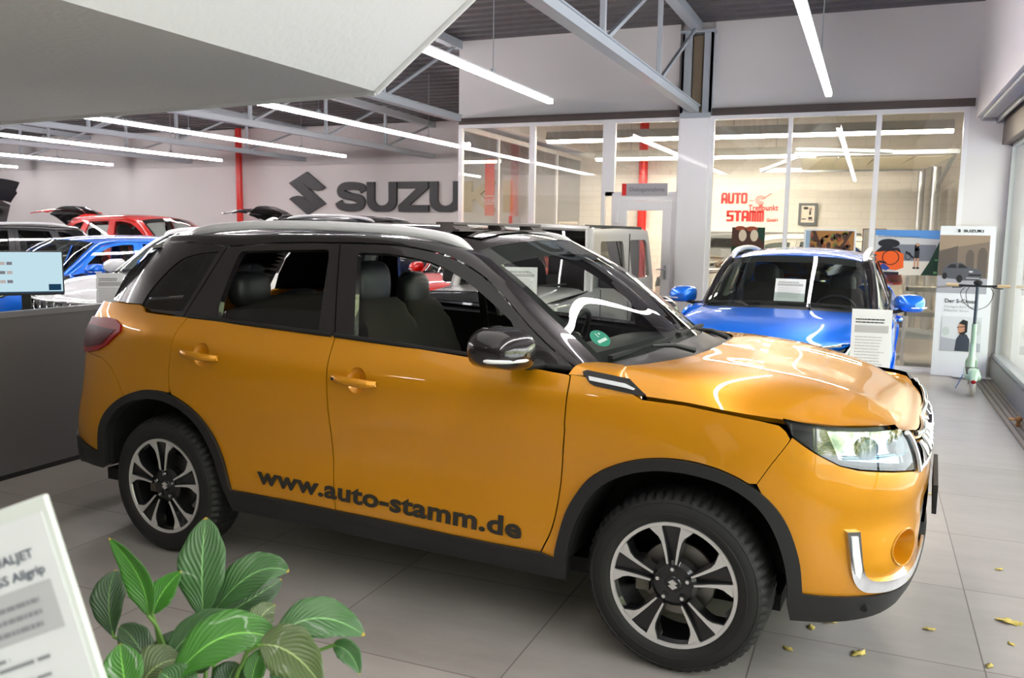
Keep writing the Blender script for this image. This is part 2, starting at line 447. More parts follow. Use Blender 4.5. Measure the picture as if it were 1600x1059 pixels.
m2 = nt.nodes.new('ShaderNodeMapRange'); m2.inputs[1].default_value = -.02; m2.inputs[2].default_value = .03; nt.links.new(sx.outputs['Z'], m2.inputs[0])
mx2 = nt.nodes.new('ShaderNodeMix'); mx2.data_type = 'RGBA'; nt.links.new(m2.outputs[0], mx2.inputs[0]); mx2.inputs[6].default_value = (.55,.58,.58,1); nt.links.new(mx.outputs[2], mx2.inputs[7])
nt.links.new(mx2.outputs[2], bg.inputs[0]); bg.inputs[1].default_value = SKY

# ------------------------------------------------------------------ room materials
WALLM = mat('painted_wall', (.90,.885,.885), .85, var=(1.5, .03), bump=(60, .05))
WALLD = mat('painted_wall_shaded_side', (.90,.885,.885), .85)
WHITE = mat('white_frame', (.93,.925,.935), .35, coat=.2)
STEEL = mat('grey_truss_paint', (.66,.69,.72), .45, coat=.1, var=(3, .05))
BROWN = mat('brown_steel_beam', (.33,.29,.28), .55, var=(6, .25))
REDP = mat('red_column_paint', (.86,.12,.08), .4, coat=.2)
WINDOW = glass('window_glass', (.95,.96,.955), 1.5, extra=.05)
ALU = mat('aluminium', (.75,.76,.77), .35, .8)
def floor_mat():
    m = bpy.data.materials.new('porcelain_floor_tile'); m.use_nodes = True; nt = m.node_tree; b = nt.nodes['Principled BSDF']
    tc = nt.nodes.new('ShaderNodeTexCoord'); sp = nt.nodes.new('ShaderNodeSeparateXYZ'); nt.links.new(tc.outputs['Object'], sp.inputs[0])
    def M_(op, a, b_=None, c=None):
        n = nt.nodes.new('ShaderNodeMath'); n.operation = op
        for i, v in enumerate((a, b_, c)):
            if v is None: continue
            if isinstance(v, (int, float)): n.inputs[i].default_value = v
            else: nt.links.new(v, n.inputs[i])
        return n.outputs[0]
    d = []; ids = []
    for ax, o in (('X', .48), ('Y', 3.42)):
        q = M_('DIVIDE', M_('SUBTRACT', sp.outputs[ax], o), .8)
        fr = M_('SUBTRACT', q, M_('FLOOR', q)); ids.append(M_('FLOOR', q))
        d.append(M_('MINIMUM', fr, M_('SUBTRACT', 1., fr)))
    mn = M_('MINIMUM', d[0], d[1]); line = M_('LESS_THAN', mn, .0032)
    cid = nt.nodes.new('ShaderNodeCombineXYZ'); nt.links.new(ids[0], cid.inputs[0]); nt.links.new(ids[1], cid.inputs[1])
    wn = nt.nodes.new('ShaderNodeTexWhiteNoise'); nt.links.new(cid.outputs[0], wn.inputs['Vector'])
    ns = nt.nodes.new('ShaderNodeTexNoise'); ns.inputs['Scale'].default_value = 2.2; ns.inputs['Detail'].default_value = 7; ns.inputs['Roughness'].default_value = .65
    mp = nt.nodes.new('ShaderNodeMapping'); mp.inputs['Scale'].default_value = (1, 2.4, 1); nt.links.new(tc.outputs['Object'], mp.inputs[0]); nt.links.new(mp.outputs[0], ns.inputs['Vector'])
    f = M_('MULTIPLY_ADD', ns.outputs['Fac'], .75, M_('MULTIPLY', wn.outputs['Value'], .25))
    cr = nt.nodes.new('ShaderNodeValToRGB'); cr.color_ramp.elements[0].position = .25; cr.color_ramp.elements[0].color = lin((.585,.565,.545)); cr.color_ramp.elements[1].position = .8; cr.color_ramp.elements[1].color = lin((.685,.665,.64))
    nt.links.new(f, cr.inputs[0])
    mx = nt.nodes.new('ShaderNodeMix'); mx.data_type = 'RGBA'; nt.links.new(line, mx.inputs[0]); nt.links.new(cr.outputs[0], mx.inputs[6]); mx.inputs[7].default_value = lin((.41,.375,.35))
    nt.links.new(mx.outputs[2], b.inputs['Base Color'])
    b.inputs['Roughness'].default_value = .30; b.inputs['Specular IOR Level'].default_value = .45
    bp = nt.nodes.new('ShaderNodeBump'); bp.inputs['Strength'].default_value = .15; bp.inputs['Distance'].default_value = .003; bp.invert = True
    nt.links.new(line, bp.inputs['Height']); nt.links.new(bp.outputs[0], b.inputs['Normal'])
    return m
def brick_mat():
    m = bpy.data.materials.new('white_painted_brick'); m.use_nodes = True; nt = m.node_tree; b = nt.nodes['Principled BSDF']
    tc = nt.nodes.new('ShaderNodeTexCoord'); mp = nt.nodes.new('ShaderNodeMapping'); mp.inputs['Rotation'].default_value = (PI/2, 0, 0); nt.links.new(tc.outputs['Object'], mp.inputs[0])
    br = nt.nodes.new('ShaderNodeTexBrick'); br.inputs['Scale'].default_value = 1.; br.inputs['Brick Width'].default_value = .38; br.inputs['Row Height'].default_value = .125; br.inputs['Mortar Size'].default_value = .008
    br.inputs['Color1'].default_value = lin((.93,.915,.89)); br.inputs['Color2'].default_value = lin((.915,.90,.875)); br.inputs['Mortar'].default_value = lin((.885,.87,.845))
    nt.links.new(mp.outputs[0], br.inputs['Vector']); nt.links.new(br.outputs[0], b.inputs['Base Color']); b.inputs['Roughness'].default_value = .8
    return m
def deck_mat():
    return mat('dark_trapezoid_sheet', (.36,.35,.36), .55, .2, var=(9, .25))
def struct(name, mb, m, **k):
    return tag(mb.build(name, m, smooth=False, **k), kind='structure')
BRICK = brick_mat()
YP, YB, XL, XR, YF, ZT = 11.12, 16.5, -26., 1.42, -6.0, 4.13
struct('floor', MB().box(XL, 4, YF, YB+.1, -.1, 0), floor_mat())
# roof deck of trapezoidal sheet, ribs across the hall, falling gently to the back
mb = MB(); y = YF; P = []
def zr(y): return 4.16 - .061*max(0, y-11.1)
while y < YB+.2:
    for dy, dz in ((0, 0), (.10, 0), (.13, .05), (.22, .05), (.25, 0)):
        P.append((y+dy, zr(y)+dz))
    y += .25
mb.add([(x, a, b) for a, b in P for x in (XL, 4)], [(2*i, 2*i+1, 2*i+3, 2*i+2) for i in range(len(P)-1)])
mb.add([(x, a, 4.5) for a in (YF, YB+.2) for x in (XL, 4)], [(0, 1, 3, 2)])
struct('ceiling', mb, deck_mat())
struct('wall_back', MB().box(XL, -5.40, YB, YB+.2, 0, 4.3), WALLM)
struct('wall_back_workshop', MB().box(-5.40, 4, YB, YB+.2, 0, 4.3), BRICK)
struct('trim_1', MB().box(XL, -5.45, YB-.06, YB, 2.98, 3.02), WALLM)
struct('wall_left', MB().box(XL-.2, XL, YF, YB, 0, 4.3), WALLM)
# wall behind the camera, grey
mb = MB(); mb.box(XL, 4, YF-.2, YF, 0, 4.3)
struct('wall_front', mb, mat('grey_rear_wall', (.42,.40,.385), .8))
# upper wall over the workshop and its returns
struct('wall_upper', MB().box(-5.44, -2.36, YP, YP+.15, 3.12, 4.2).box(-1.93, 1.0, YP, YP+.15, 3.12, 4.2).box(-2.36, -1.93, YP+.06, YP+.15, 3.12, 4.2), WALLM)
struct('wall_upper_side', MB().box(-5.44, -5.30, YP+.15, YB, 3.12, 4.2), WALLM)
struct('trim_beam', MB().box(-5.42, -2.32, YP-.04, YP+.08, 3.03, 3.12).box(-1.96, .98, YP-.04, YP+.08, 3.03, 3.12), BROWN)
struct('wall_right_pier', MB().box(.93, 1.42, YP-.02, YP+.16, 0, 3.12), WALLM)
struct('wall_workshop_right', MB().box(1.42, 1.6, YP, YB, 0, 4.2), BRICK)
# column between door and big window: boxed white below, steel above
struct('column_casing', MB().box(-2.31, -1.94, YP-.10, YP+.12, 0, 3.04), WHITE)
mb = MB(); mb.box(-2.31, -2.19, YP-.12, YP-.10+.02, 3.04, 4.02); mb.box(-2.04, -1.93, YP-.12, YP-.08, 3.04, 4.02); mb.box(-2.31, -2.28, YP-.12, YP+.05, 3.04, 4.02); mb.box(-1.96, -1.93, YP-.12, YP+.05, 3.04, 4.02)
mb.box(-2.33, -1.91, YP-.16, YP+.05, 4.02, 4.05); mb.box(-2.31, -1.93, YP-.14, YP-.1, 3.0, 3.06)
struct('column_steel', mb, STEEL)
struct('column_steel_web', MB().box(-2.18, -2.06, YP-.07, YP+.0, 3.06, 4.0), mat('old_wood', (.50,.44,.36), .7, var=(8, .2)))
# glazed partition
def frame(name, x0, x1, z0, z1, posts, t=.05, y=YP, d=.06):
    mb = MB(); mb.box(x0, x1, y-d/2, y+d/2, z1-t, z1)
    if z0 is not None: mb.box(x0, x1, y-d/2, y+d/2, z0, z0+t)
    for a, b in posts: mb.box(a, b, y-d/2, y+d/2, z0 or 0, z1-t)
    return struct(name, mb, WHITE)
frame('window_1_frame', -5.43, -3.28, 0, 3.03, [(-5.43,-5.37),(-4.36,-4.28),(-3.33,-3.28)])
frame('window_1_fanlight_frame', -3.28, -2.31, 2.05, 3.03, [(-3.28,-3.16),(-2.34,-2.31)])
frame('window_2_frame', -1.94, .93, 0, 3.03, [(-1.94,-1.89),(-1.01,-.96),(-.03,.03),(.88,.93)])
struct('window_1', MB().box(-5.4, -3.2, YP-.004, YP+.004, .05, 3.0).box(-3.17, -2.33, YP-.004, YP+.004, 2.08, 3.0), WINDOW)
struct('window_2', MB().box(-1.92, .92, YP-.004, YP+.004, .05, 3.0), WINDOW)
# side glazing of the reception office, running back to the rear wall
mb = MB(); mb.box(-5.43, -5.37, YP, YB, 2.96, 3.03); mb.box(-5.43, -5.37, YP, YB, 0, .06)
for y in (12.4, 13.75, 15.1): mb.box(-5.42, -5.38, y, y+.05, .06, 2.96)
struct('window_4_frame', mb, WHITE)
struct('window_4', MB().box(-5.404, -5.396, YP+.03, YB, .06, 2.96), WINDOW)
mb = MB(); mb.box(-3.18, -2.31, YP-.04, YP+.04, 1.99, 2.08); mb.box(-3.18, -3.10, YP-.04, YP+.04, 0, 1.99); mb.box(-2.39, -2.31, YP-.04, YP+.04, 0, 1.99)
struct('door_1_frame', mb, WHITE)
mb = MB(); mb.box(-3.10, -2.97, YP-.06, YP-.005, .0, 1.985); mb.box(-2.50, -2.39, YP-.06, YP-.005, .0, 1.985); mb.box(-2.97, -2.50, YP-.06, YP-.005, 1.86, 1.985); mb.box(-2.97, -2.50, YP-.06, YP-.005, 0, .25)
door = struct('door_1', mb, WHITE, bevel=.006)
d_ = tag(MB().box(-2.97, -2.50, YP-.035, YP-.028, .25, 1.86).build('door_glass', WINDOW, door, smooth=False), kind='structure')
MB().box(-2.455,-2.425,YP-.075,YP-.058,.98,1.16).tube([(-2.44,YP-.075,1.11),(-2.44,YP-.11,1.11),(-2.54,YP-.115,1.11)], .010, 8).build('door_handle', ALU, door)
MB().box(-3.13,-3.09,YP-.09,YP-.055,1.70,1.82).box(-3.13,-3.09,YP-.09,YP-.055,.25,.37).build('door_hinges', WHITE, door, bevel=.004)
# right-hand shop window, its kerb, bulkhead and shutter box
struct('wall_bulkhead', MB().box(1.0, 1.05, YF, YP, 2.93, 4.2).box(1.0, 1.7, YF, YP, 2.90, 2.935), WALLM)
struct('trim_bulkhead', MB().box(1.045, 1.06, YF, YP, 2.87, 2.905).box(1.20, 1.22, YF, YP, 2.84, 2.905), ALU)
struct('shutter_box', MB().box(1.27, 1.75, YF, YP-.05, 2.60, 2.90), mat('brown_shutter_box', (.36,.31,.29), .5))
mb = MB()
for y in (YF, -3.0, -.2, 2.6, 5.4, 8.2, YP-.09): mb.box(1.37, 1.43, y, y+.06, .26, 2.62)
mb.box(1.37, 1.43, YF, YP, 2.57, 2.62); mb.box(1.35, 1.45, YF, YP, .20, .27)
struct('window_5_frame', mb, ALU)
struct('window_5', MB().box(1.395, 1.405, YF, YP, .26, 2.6), glass('shop_window', (.95,.965,.97), 1.5, extra=.06))
struct('baseboard_right', MB().box(1.33, 1.50, YF, YP, 0, .22), mat('concrete_kerb', (.60,.60,.58), .7, var=(12, .12)))
mb = MB()
for x in (1.15, 1.20, 1.25, 1.29): mb.box(x, x+.012, YF, YP-.3, 0, .014)
struct('floor_rail', mb, mat('old_steel_track', (.60,.55,.50), .45, .7, var=(14, .2)))
struct('trim_threshold', MB().box(-1.94, .93, YP-.12, YP-.03, 0, .025), WHITE)

# ------------------------------------------------------------------ roof trusses
def truss(x, y0, y1, lab):
    t = empty('roof_truss', (x, y1, 3.1), label=lab, cat='truss', group='steel roof trusses'); L = y1-y0
    zt = lambda y: zr(y) - 3.1 - .07
    m = MB(); m.box(-.055, .055, -L, -.02, -.035, .045); m.box(-.075, .075, -L, -.02, .040, .052); m.build('bottom_chord', STEEL, t, smooth=False)
    m = MB(); m.bar((0, -L, zt(y0)), (0, 0, zt(y1)), .12, .11).build('top_chord', STEEL, t, smooth=False)
    n = max(2, int(L/1.9)); s = L/n; mb = MB()
    for i in range(1, n+1):
        y = -i*s; mb.bar((0, y, .04), (0, y, zt(y1+y)), .045)
        mb.bar((0, y+.05, .04), (0, y+s-.05, zt(y1+y+s)), .035)
    mb.build('web_bars', STEEL, t, smooth=False)
    return t
names = ['ending at the steel column over the blue car', 'ending at the corner of the white upper wall', 'reaching the back wall above the big letters', 'second from the glazed office along the back wall', 'third from the glazed office along the back wall', 'fourth from the glazed office along the back wall', 'fifth from the glazed office along the back wall']
for i, n_ in enumerate(names):
    truss(-2.13 - 3.27*i, -3., YP-.1 if i < 2 else YB, 'grey steel lattice truss '+n_)
def pole(name, x, y, r, z1, lab):
    tag(MB().cyl((0, 0, 0), (0, 0, z1), r, 20).build(name, REDP, loc=(x, y, 0)), lab, 'column')
pole('red_column', -13.62, 16.3, .075, zr(16.3)-.02, 'red steel column at the back wall left of the angular emblem')
pole('red_column', -4.08, 16.3, .085, 4.0-.2, 'red steel column against the white brick wall behind the glass door')

# ------------------------------------------------------------------ lamps
TUBE = emis('tube_light_diffuser', (1., .97, .97), TUBE_S)
TUBEW = emis('workshop_tube', (1., .94, .84), TUBE_W)
def linear_lamp(x, y0, y1, z, lab):
    t = empty('linear_ceiling_lamp', (x, y0, z), label=lab, cat='lamp', group='hanging linear lamps'); L = y1-y0
    MB().box(-.028, .028, 0, L, .0, .045).build('diffuser', TUBE, t, smooth=False)
    MB().box(-.030, .030, 0, L, .045, .062).build('housing', WHITE, t, smooth=False)
    n = max(2, round(L/3.))
    for i in range(n):
        y = L*(i+.5)/n; z1 = zr(y0+y) - z
        m = MB(); m.cyl((0, y, .09), (0, y, z1), .0045, 6); m.box(-.012, .012, y-.03, y+.03, .06, .10); m.build('suspension_cord', STEEL, t, smooth=False)
    MB().box(-.03, .03, L, L+.006, 0, .062).build('end_cap', WHITE, t, smooth=False)
    return t
linear_lamp(-.5, -2.5, 9.7, 3.0, 'long white linear lamp hanging above the blue car in front of the tall window')  # unseen length behind the camera is added to brighten the near side
linear_lamp(-3.43, -3.5, 9.35, 3.0, 'white linear lamp beside the sloping white stair soffit')  # also extended out of view behind the camera, for extra light there
linear_lamp(-6.75, -4.0, 14.2, 3.0, 'linear lamp crossing in front of the corner of the glazed office')
linear_lamp(-9.94, 0.6, 15.1, 3.0, 'linear lamp hanging above the raised black tailgate and ending near the emblem')
linear_lamp(-13.35, 0.6, 15.4, 3.0, 'linear lamp ending just left of the red column')
linear_lamp(-17.1, 0.6, 15.9, 3.0, 'linear lamp over the row of cars, second from the left wall')
linear_lamp(-20.5, 0.6, 16.0, 3.0, 'linear lamp over the row of cars, nearest the left wall')
def trough_lamp(x0, x1, y, z, lab):
    t = empty('workshop_trough_lamp', (x0, y, z), label=lab, cat='lamp', group='workshop strip lamps'); L = x1-x0
    MB().box(0, L, -.05, .05, 0, .05).build('tube', TUBEW, t, smooth=False)
    m = MB(); m.add([(x, a, b) for x in (0, L) for a, b in ((-.14, .03), (-.08, .16), (.08, .16), (.14, .03))], [(0,1,5,4),(1,2,6,5),(2,3,7,6),(0,3,2,1),(4,5,6,7)]); m.build('reflector', mat('lamp_reflector_grey', (.72,.72,.70), .5), t, smooth=False)
    for k in range(3): xx = L*(k+.5)/3; MB().cyl((xx, 0, .16), (xx, 0, zr(y)-z), .006, 6).build('hanger', STEEL, t)
trough_lamp(-4.72, .9, 12.8, 2.93, 'nearer strip lamp with grey reflector in the workshop')
trough_lamp(-4.48, -.9, 14.6, 2.80, 'farther strip lamp with grey reflector in the workshop')

# ------------------------------------------------------------------ stair soffit, upper left
mb = MB(); zs = 2.36
A, B_, Bk, D = (-2.70, 4.40, zs), (-7.4, 4.95, zs), (-7.4, -1.2, zs), (-2.70, -1.2, zs)
sl = .80; C2, C3 = (-.9, 4.50, zs+1.8*sl), (-.9, -1.2, zs+1.8*sl)
T_ = .40
up = lambda q: (q[0], q[1], q[2]+T_)
v = [A, B_, Bk, D, C2, C3] + [up(q) for q in (A, B_, Bk, D, C2, C3)]
mb.add(v, [(0,1,2,3),(0,3,5,4),(6,9,8,7),(6,10,11,9),(0,6,7,1),(0,4,10,6),(2,8,9,3),(3,9,11,5),(1,7,8,2),(4,5,11,10)])
SOFF = mat('white_plaster_soffit', (.86,.86,.845), .8, bump=(25, .25))
struct('stair_soffit', mb, SOFF)
mb = MB(); mb.bar((-2.70, 4.42, zs+.004), (-7.4, 4.97, zs+.004), .02, .05); mb.bar((-2.70, 4.42, zs+.004), (-.9, 4.52, zs+1.8*sl+.004), .02, .05)
struct('trim_soffit_edge', mb, SOFF)
# ------------------------------------------------------------------ the crossover body
BLACKP = mat('black_plastic', (.12,.12,.125), .5, bump=(900, .08))
RUB = mat('rubber', (.075,.075,.08), .75)
TYREM = mat('tyre_rubber', (.095,.093,.093), .62, bump=(260, .12))
CHROME = mat('chrome', (.93,.94,.95), .08, 1.)
SILV = mat('machined_alloy', (.86,.85,.85), .3, .55, coat=.6)
RIMB = mat('rim_black', (.13,.13,.14), .32, .4, coat=.6)
DARK = mat('dark_lining', (.035,.035,.038), .8)
LEATHER = mat('charcoal_leather', (.15,.15,.165), .42, bump=(420, .12))
SUEDE = mat('dark_seat_fabric', (.17,.155,.15), .85, bump=(500, .2))
GLASSM = glass('car_glass', (.80,.86,.83), 1.5, extra=.03)
TINT = glass('tinted_glass', (.10,.105,.11), 1.55, extra=.03)
RAILM = mat('satin_silver_rail', (.90,.90,.91), .32, .0, coat=.5)
BLK = mat('gloss_black', (.15,.135,.145), .25, .4, coat=1., coat_rough=.02)
REDL = mat('red_lamp_lens', (.58,.02,.05), .38, spec=.25)
REDD = mat('dark_red_lamp', (.30,.02,.045), .4, spec=.2)
LAMPG = glass('lamp_cover', (.96,.98,1.), 1.5, extra=.10)
REFL = mat('lamp_reflector', (.72,.75,.80), .12, .95)
LAMPD = mat('lamp_bezel', (.22,.23,.25), .25, .6)
WHITEP = mat('white_plastic', (.92,.93,.94), .3)
AMBER = mat('amber_lens', (.95,.42,.08), .2, coat=1.)
STICKER = mat('green_sticker', (.05,.58,.48), .5)
PAPER = mat('paper', (.86,.865,.87), .6)
INK = mat('ink', (.12,.12,.13), .7)
PGREY = mat('paper_grey', (.72,.72,.73), .6)
PTXT = mat('paper_text', (.55,.55,.57), .6)

XC = {}
def cached(key, fn):
    if key not in XC: XC[key] = fn()
    return XC[key]
def arcpts(pts, n=5): return spl(pts, n)
CUP = lambda s0, z0: [(s0+.050*math.cos(a), z0-.002+.054*math.sin(a)) for a in np.linspace(0, 2*PI, 24, endpoint=False)]
ARO = arcpts([(2.953,.439),(2.919,.604),(2.807,.711),(2.660,.777),(2.509,.799),(2.386,.783),(2.257,.723),(2.170,.634),(2.105,.505),(2.062,.375)])
ARI = arcpts([(2.900,.375),(2.892,.482),(2.860,.590),(2.771,.685),(2.640,.741),(2.494,.758),(2.359,.732),(2.252,.665),(2.178,.555),(2.130,.445),(2.099,.362)])
AFO = arcpts([(.455,.345),(.440,.429),(.404,.556),(.324,.674),(.206,.749),(.078,.787),(-.052,.793),(-.178,.769),(-.292,.712),(-.370,.627),(-.420,.503),(-.441,.371)])
AFI = arcpts([(.405,.348),(.389,.438),(.356,.538),(.286,.646),(.179,.714),(.060,.748),(-.062,.750),(-.180,.726),(-.280,.666),(-.344,.569),(-.384,.441),(-.395,.320)])
SPLIT = spl([(1.512,1.120),(1.508,.990),(1.497,.751),(1.497,.640),(1.492,.514),(1.473,.374)], 3)
FDE = [(.424,1.052),(.414,1.031),(.421,.868),(.421,.829),(.450,.558),(.472,.450),(.498,.391),(.512,.361)]
RDE = [(2.366,1.149),(2.402,1.062),(2.431,.913),(2.424,.797)]
def sub(l, a, b): return l[a:b]
def aro_part(lo, hi): return [q for q in ARO if lo <= q[0] <= hi]
P_REARDOOR = SPLIT + [(1.7,.377),(2.0,.377)] + [q for q in ARO if q[0] < 2.42][::-1] + spl(RDE[::-1], 4)[1:] + [(2.0,1.138),(1.75,1.129)]
P_FRONTDOOR = spl(FDE, 3) + [(.7,.360),(.89,.362),(1.2,.370)] + SPLIT[::-1] + [(1.2,1.104),(.848,1.082),(.6,1.066)]
P_FENDER = [(.424,1.052),(.35,1.050),(.25,1.042),(.19,1.018),(.135,.990),(-.02,.984),(-.17,.967),(-.27,.955),(-.338,.944),(-.362,.925),(-.377,.901),(-.370,.886),(-.318,.810),(-.276,.741)] + [q for q in AFO if q[0] > -.27][::-1] + [(.512,.361)] + spl(FDE, 3)[::-1][1:-1]
P_QUARTER = spl(RDE, 4) [::-1] + [(2.50,1.153),(2.61,1.156),(2.650,1.158),(2.675,1.163),(2.70,1.182),(2.734,1.189),(2.96,1.187),(3.2,1.182),(3.30,1.17),(3.30,.93),(3.1,.925),(2.95,.915),(2.86,.875),(2.80,.815),(2.745,.742)] + [q for q in ARO if 2.43 < q[0] < 2.73]
P_RBUMP = [(2.745,.742),(2.80,.815),(2.86,.875),(2.95,.915),(3.1,.925),(3.30,.93),(3.36,.88),(3.40,.66),(SR-.001,.64),(SR-.001,.50),(3.25,.50),(3.16,.485),(3.08,.462)] + [q for q in ARO if q[0] >= 2.75]
P_RBLACK = [(2.953,.439),(3.08,.462),(3.16,.485),(3.25,.50),(SR-.001,.50),(SR-.001,.34),(3.25,.34),(3.10,.36),(2.93,.36),(2.895,.375)]
P_TAIL = [(3.30,1.17),(3.5,1.165),(SR-.001,1.16),(SR-.001,.64),(3.40,.66),(3.36,.88),(3.30,.93)]
P_FBUMP = [(-.276,.741),(-.318,.810),(-.370,.886),(-.381,.905),(-.420,.879),(-.458,.856),(-.535,.819),(-.600,.805),(-.687,.797),(-.80,.785),(-.895,.770),(-1.1,.768),(SF+.001,.768),(SF+.001,.64),(-1.10,.64),(-1.03,.60),(-1.01,.50),(-1.04,.43),(-1.0,.405),(-.822,.365),(-.631,.368),(-.509,.367),(-.441,.371)] + [q for q in AFO if q[0] < -.28][::-1]
P_FBLACK = [(-.395,.320),(-.398,.368),(-.441,.371),(-.509,.367),(-.631,.368),(-.822,.365),(-1.0,.405),(-1.04,.43),(SF+.001,.43),(SF+.001,.27),(-1.05,.275),(-.85,.285),(-.69,.272),(-.523,.262),(-.41,.262)]
P_INTAKE = [(-1.04,.425),(-1.01,.50),(-1.03,.60),(-1.10,.64),(SF+.001,.64),(SF+.001,.43)]
P_GRILLE = [(-.892,.775),(-.880,.82),(-.852,.870),(-.815,.915),(-.90,.905),(-1.0,.885),(-1.1,.876),(-1.2,.872),(SF+.001,.872),(SF+.001,.775)]
FOG = [(-.845+.085*math.cos(a), .512+.062*math.sin(a)) for a in np.linspace(0, 2*PI, 20, endpoint=False)]
P_LAMP = [(-.350,.957),(-.42,.946),(-.493,.937),(-.62,.936),(-.775,.936),(-.81,.912),(-.845,.870),(-.872,.82),(-.885,.778),(-.80,.79),(-.687,.803),(-.60,.810),(-.535,.822),(-.458,.858),(-.385,.903)]
P_SILL = [(.405,.348),(.455,.345),(.512,.361),(.7,.360),(.89,.362),(1.2,.370),(1.471,.374),(1.7,.377),(2.0,.377),(2.062,.375),(2.099,.362),(2.085,.268),(1.484,.268),(.42,.258)]
P_CHR = spl([(-.570,.600),(-.582,.52),(-.595,.450),(-.620,.405),(-.670,.383),(-.80,.378),(-.92,.392),(-1.0,.43),(-1.06,.47)], 4) + spl([(-1.05,.50),(-.99,.465),(-.91,.430),(-.82,.418),(-.70,.422),(-.652,.438),(-.632,.475),(-.622,.54),(-.614,.600)], 4)
P_DRL = [(-.583,.585),(-.590,.52),(-.603,.455),(-.620,.44),(-.625,.47),(-.612,.54),(-.605,.585)]
P_TL = [(2.79,1.06),(2.80,1.09),(2.86,1.112),(2.93,1.117),(3.12,1.105),(3.36,1.10),(3.46,1.06),(3.44,.96),(3.30,.925),(3.10,.93),(2.98,.952),(2.90,.985)]
# glasshouse outlines (x, z)
W_REAR = [(-2.205,1.157),(-2.212,1.23),(-2.190,1.36),(-2.170,1.438),(-2.155,1.458),(-2.12,1.463),(-1.999,1.468),(-1.67,1.479),(-1.652,1.475),(-1.642,1.44),(-1.612,1.131)]
W_FRONT = [(-1.420,1.122),(-1.455,1.28),(-1.492,1.462),(-1.480,1.470),(-1.333,1.470)] + spl([(-1.333,1.470),(-1.166,1.449),(-1.056,1.420),(-.947,1.372),(-.83,1.302),(-.715,1.222)], 3)[1:] + [(-.700,1.20),(-.685,1.085),(-.9,1.094),(-1.15,1.108)]
F_REAR = [(-1.525,1.121),(-1.602,1.506),(-1.75,1.505),(-1.97,1.498),(-2.15,1.486),(-2.251,1.477),(-2.285,1.41),(-2.333,1.313),(-2.418,1.150),(-2.213,1.143),(-1.9,1.134)]
F_FRONT = [(-1.519,1.121),(-1.596,1.506),(-1.45,1.506)] + spl([(-1.45,1.506),(-1.265,1.499),(-1.052,1.464),(-.881,1.394),(-.75,1.300),(-.626,1.194),(-.50,1.100),(-.455,1.070)], 3)[1:] + [(-.43,1.052),(-.6,1.066),(-.848,1.082),(-1.2,1.104)]
Q_OUT = [(-2.424,1.150),(-2.339,1.313),(-2.291,1.41),(-2.257,1.478),(-2.40,1.492),(-2.55,1.492),(-2.68,1.488),(-2.79,1.478),(-2.87,1.45),(-2.95,1.38),(-3.03,1.29),(-3.10,1.188),(-2.96,1.188),(-2.734,1.190),(-2.70,1.184),(-2.675,1.165),(-2.650,1.159),(-2.55,1.156)]
Q_WIN = spl([(-2.735,1.175),(-2.700,1.250),(-2.630,1.335),(-2.560,1.395),(-2.500,1.425),(-2.40,1.447)], 3) + [(-2.300,1.455),(-2.36,1.325),(-2.440,1.170),(-2.55,1.168),(-2.67,1.170)]
def Gz(x, z, lift=0.):
    P = G(x, z, lift)
    x_, z_ = P[..., 0], P[..., 2]
    P[..., 1] += .6 * np.maximum(-2.40 - (1.49 - z_) * 1.0 - x_, 0)**2
    return P
def skin(lift=0.): return lambda u, v: S(u, v, lift)
def gskin(lift=0.): return lambda u, v: Gz(u, v, lift)

def rows_roofside(nc=40):
    line = spl([(-2.79,1.480),(-2.68,1.490),(-2.5,1.497),(-2.251,1.484),(-1.97,1.505),(-1.60,1.513),(-1.45,1.513),(-1.265,1.506),(-1.052,1.471),(-.881,1.401),(-.75,1.307),(-.626,1.201),(-.50,1.107),(-.43,1.056)], 4)
    top = spl([(-2.74,.49,1.528),(-2.62,.555,1.532),(-2.45,.588,1.535),(-2.251,.60,1.538),(-1.97,.60,1.543),(-1.60,.60,1.543),(-1.45,.60,1.541),(-1.22,.595,1.524),(-.965,.568,1.490),(-.78,.612,1.380),(-.68,.632,1.310),(-.56,.658,1.225),(-.45,.678,1.150),(-.345,.700,1.070)], 4)
    a = Gz(np.array([q[0] for q in line]), np.array([q[1] for q in line]), .002)
    b = np.array(top)*[1, -1, 1]
    out = [a]
    for t, k in ((.25, .016), (.5, .022), (.75, .016)):
        m = a*(1-t) + b*t
        n = np.array([0, -.75, .65]); m = m + n*k; out.append(m)
    out.append(b)
    return np.array(out)
def headrest(w, h, d, x, y, z, lean=0.):
    mb = MB().ell((0, 0, 0), (d/2, w/2, h/2), 20, 12, pw=.62)
    return mb
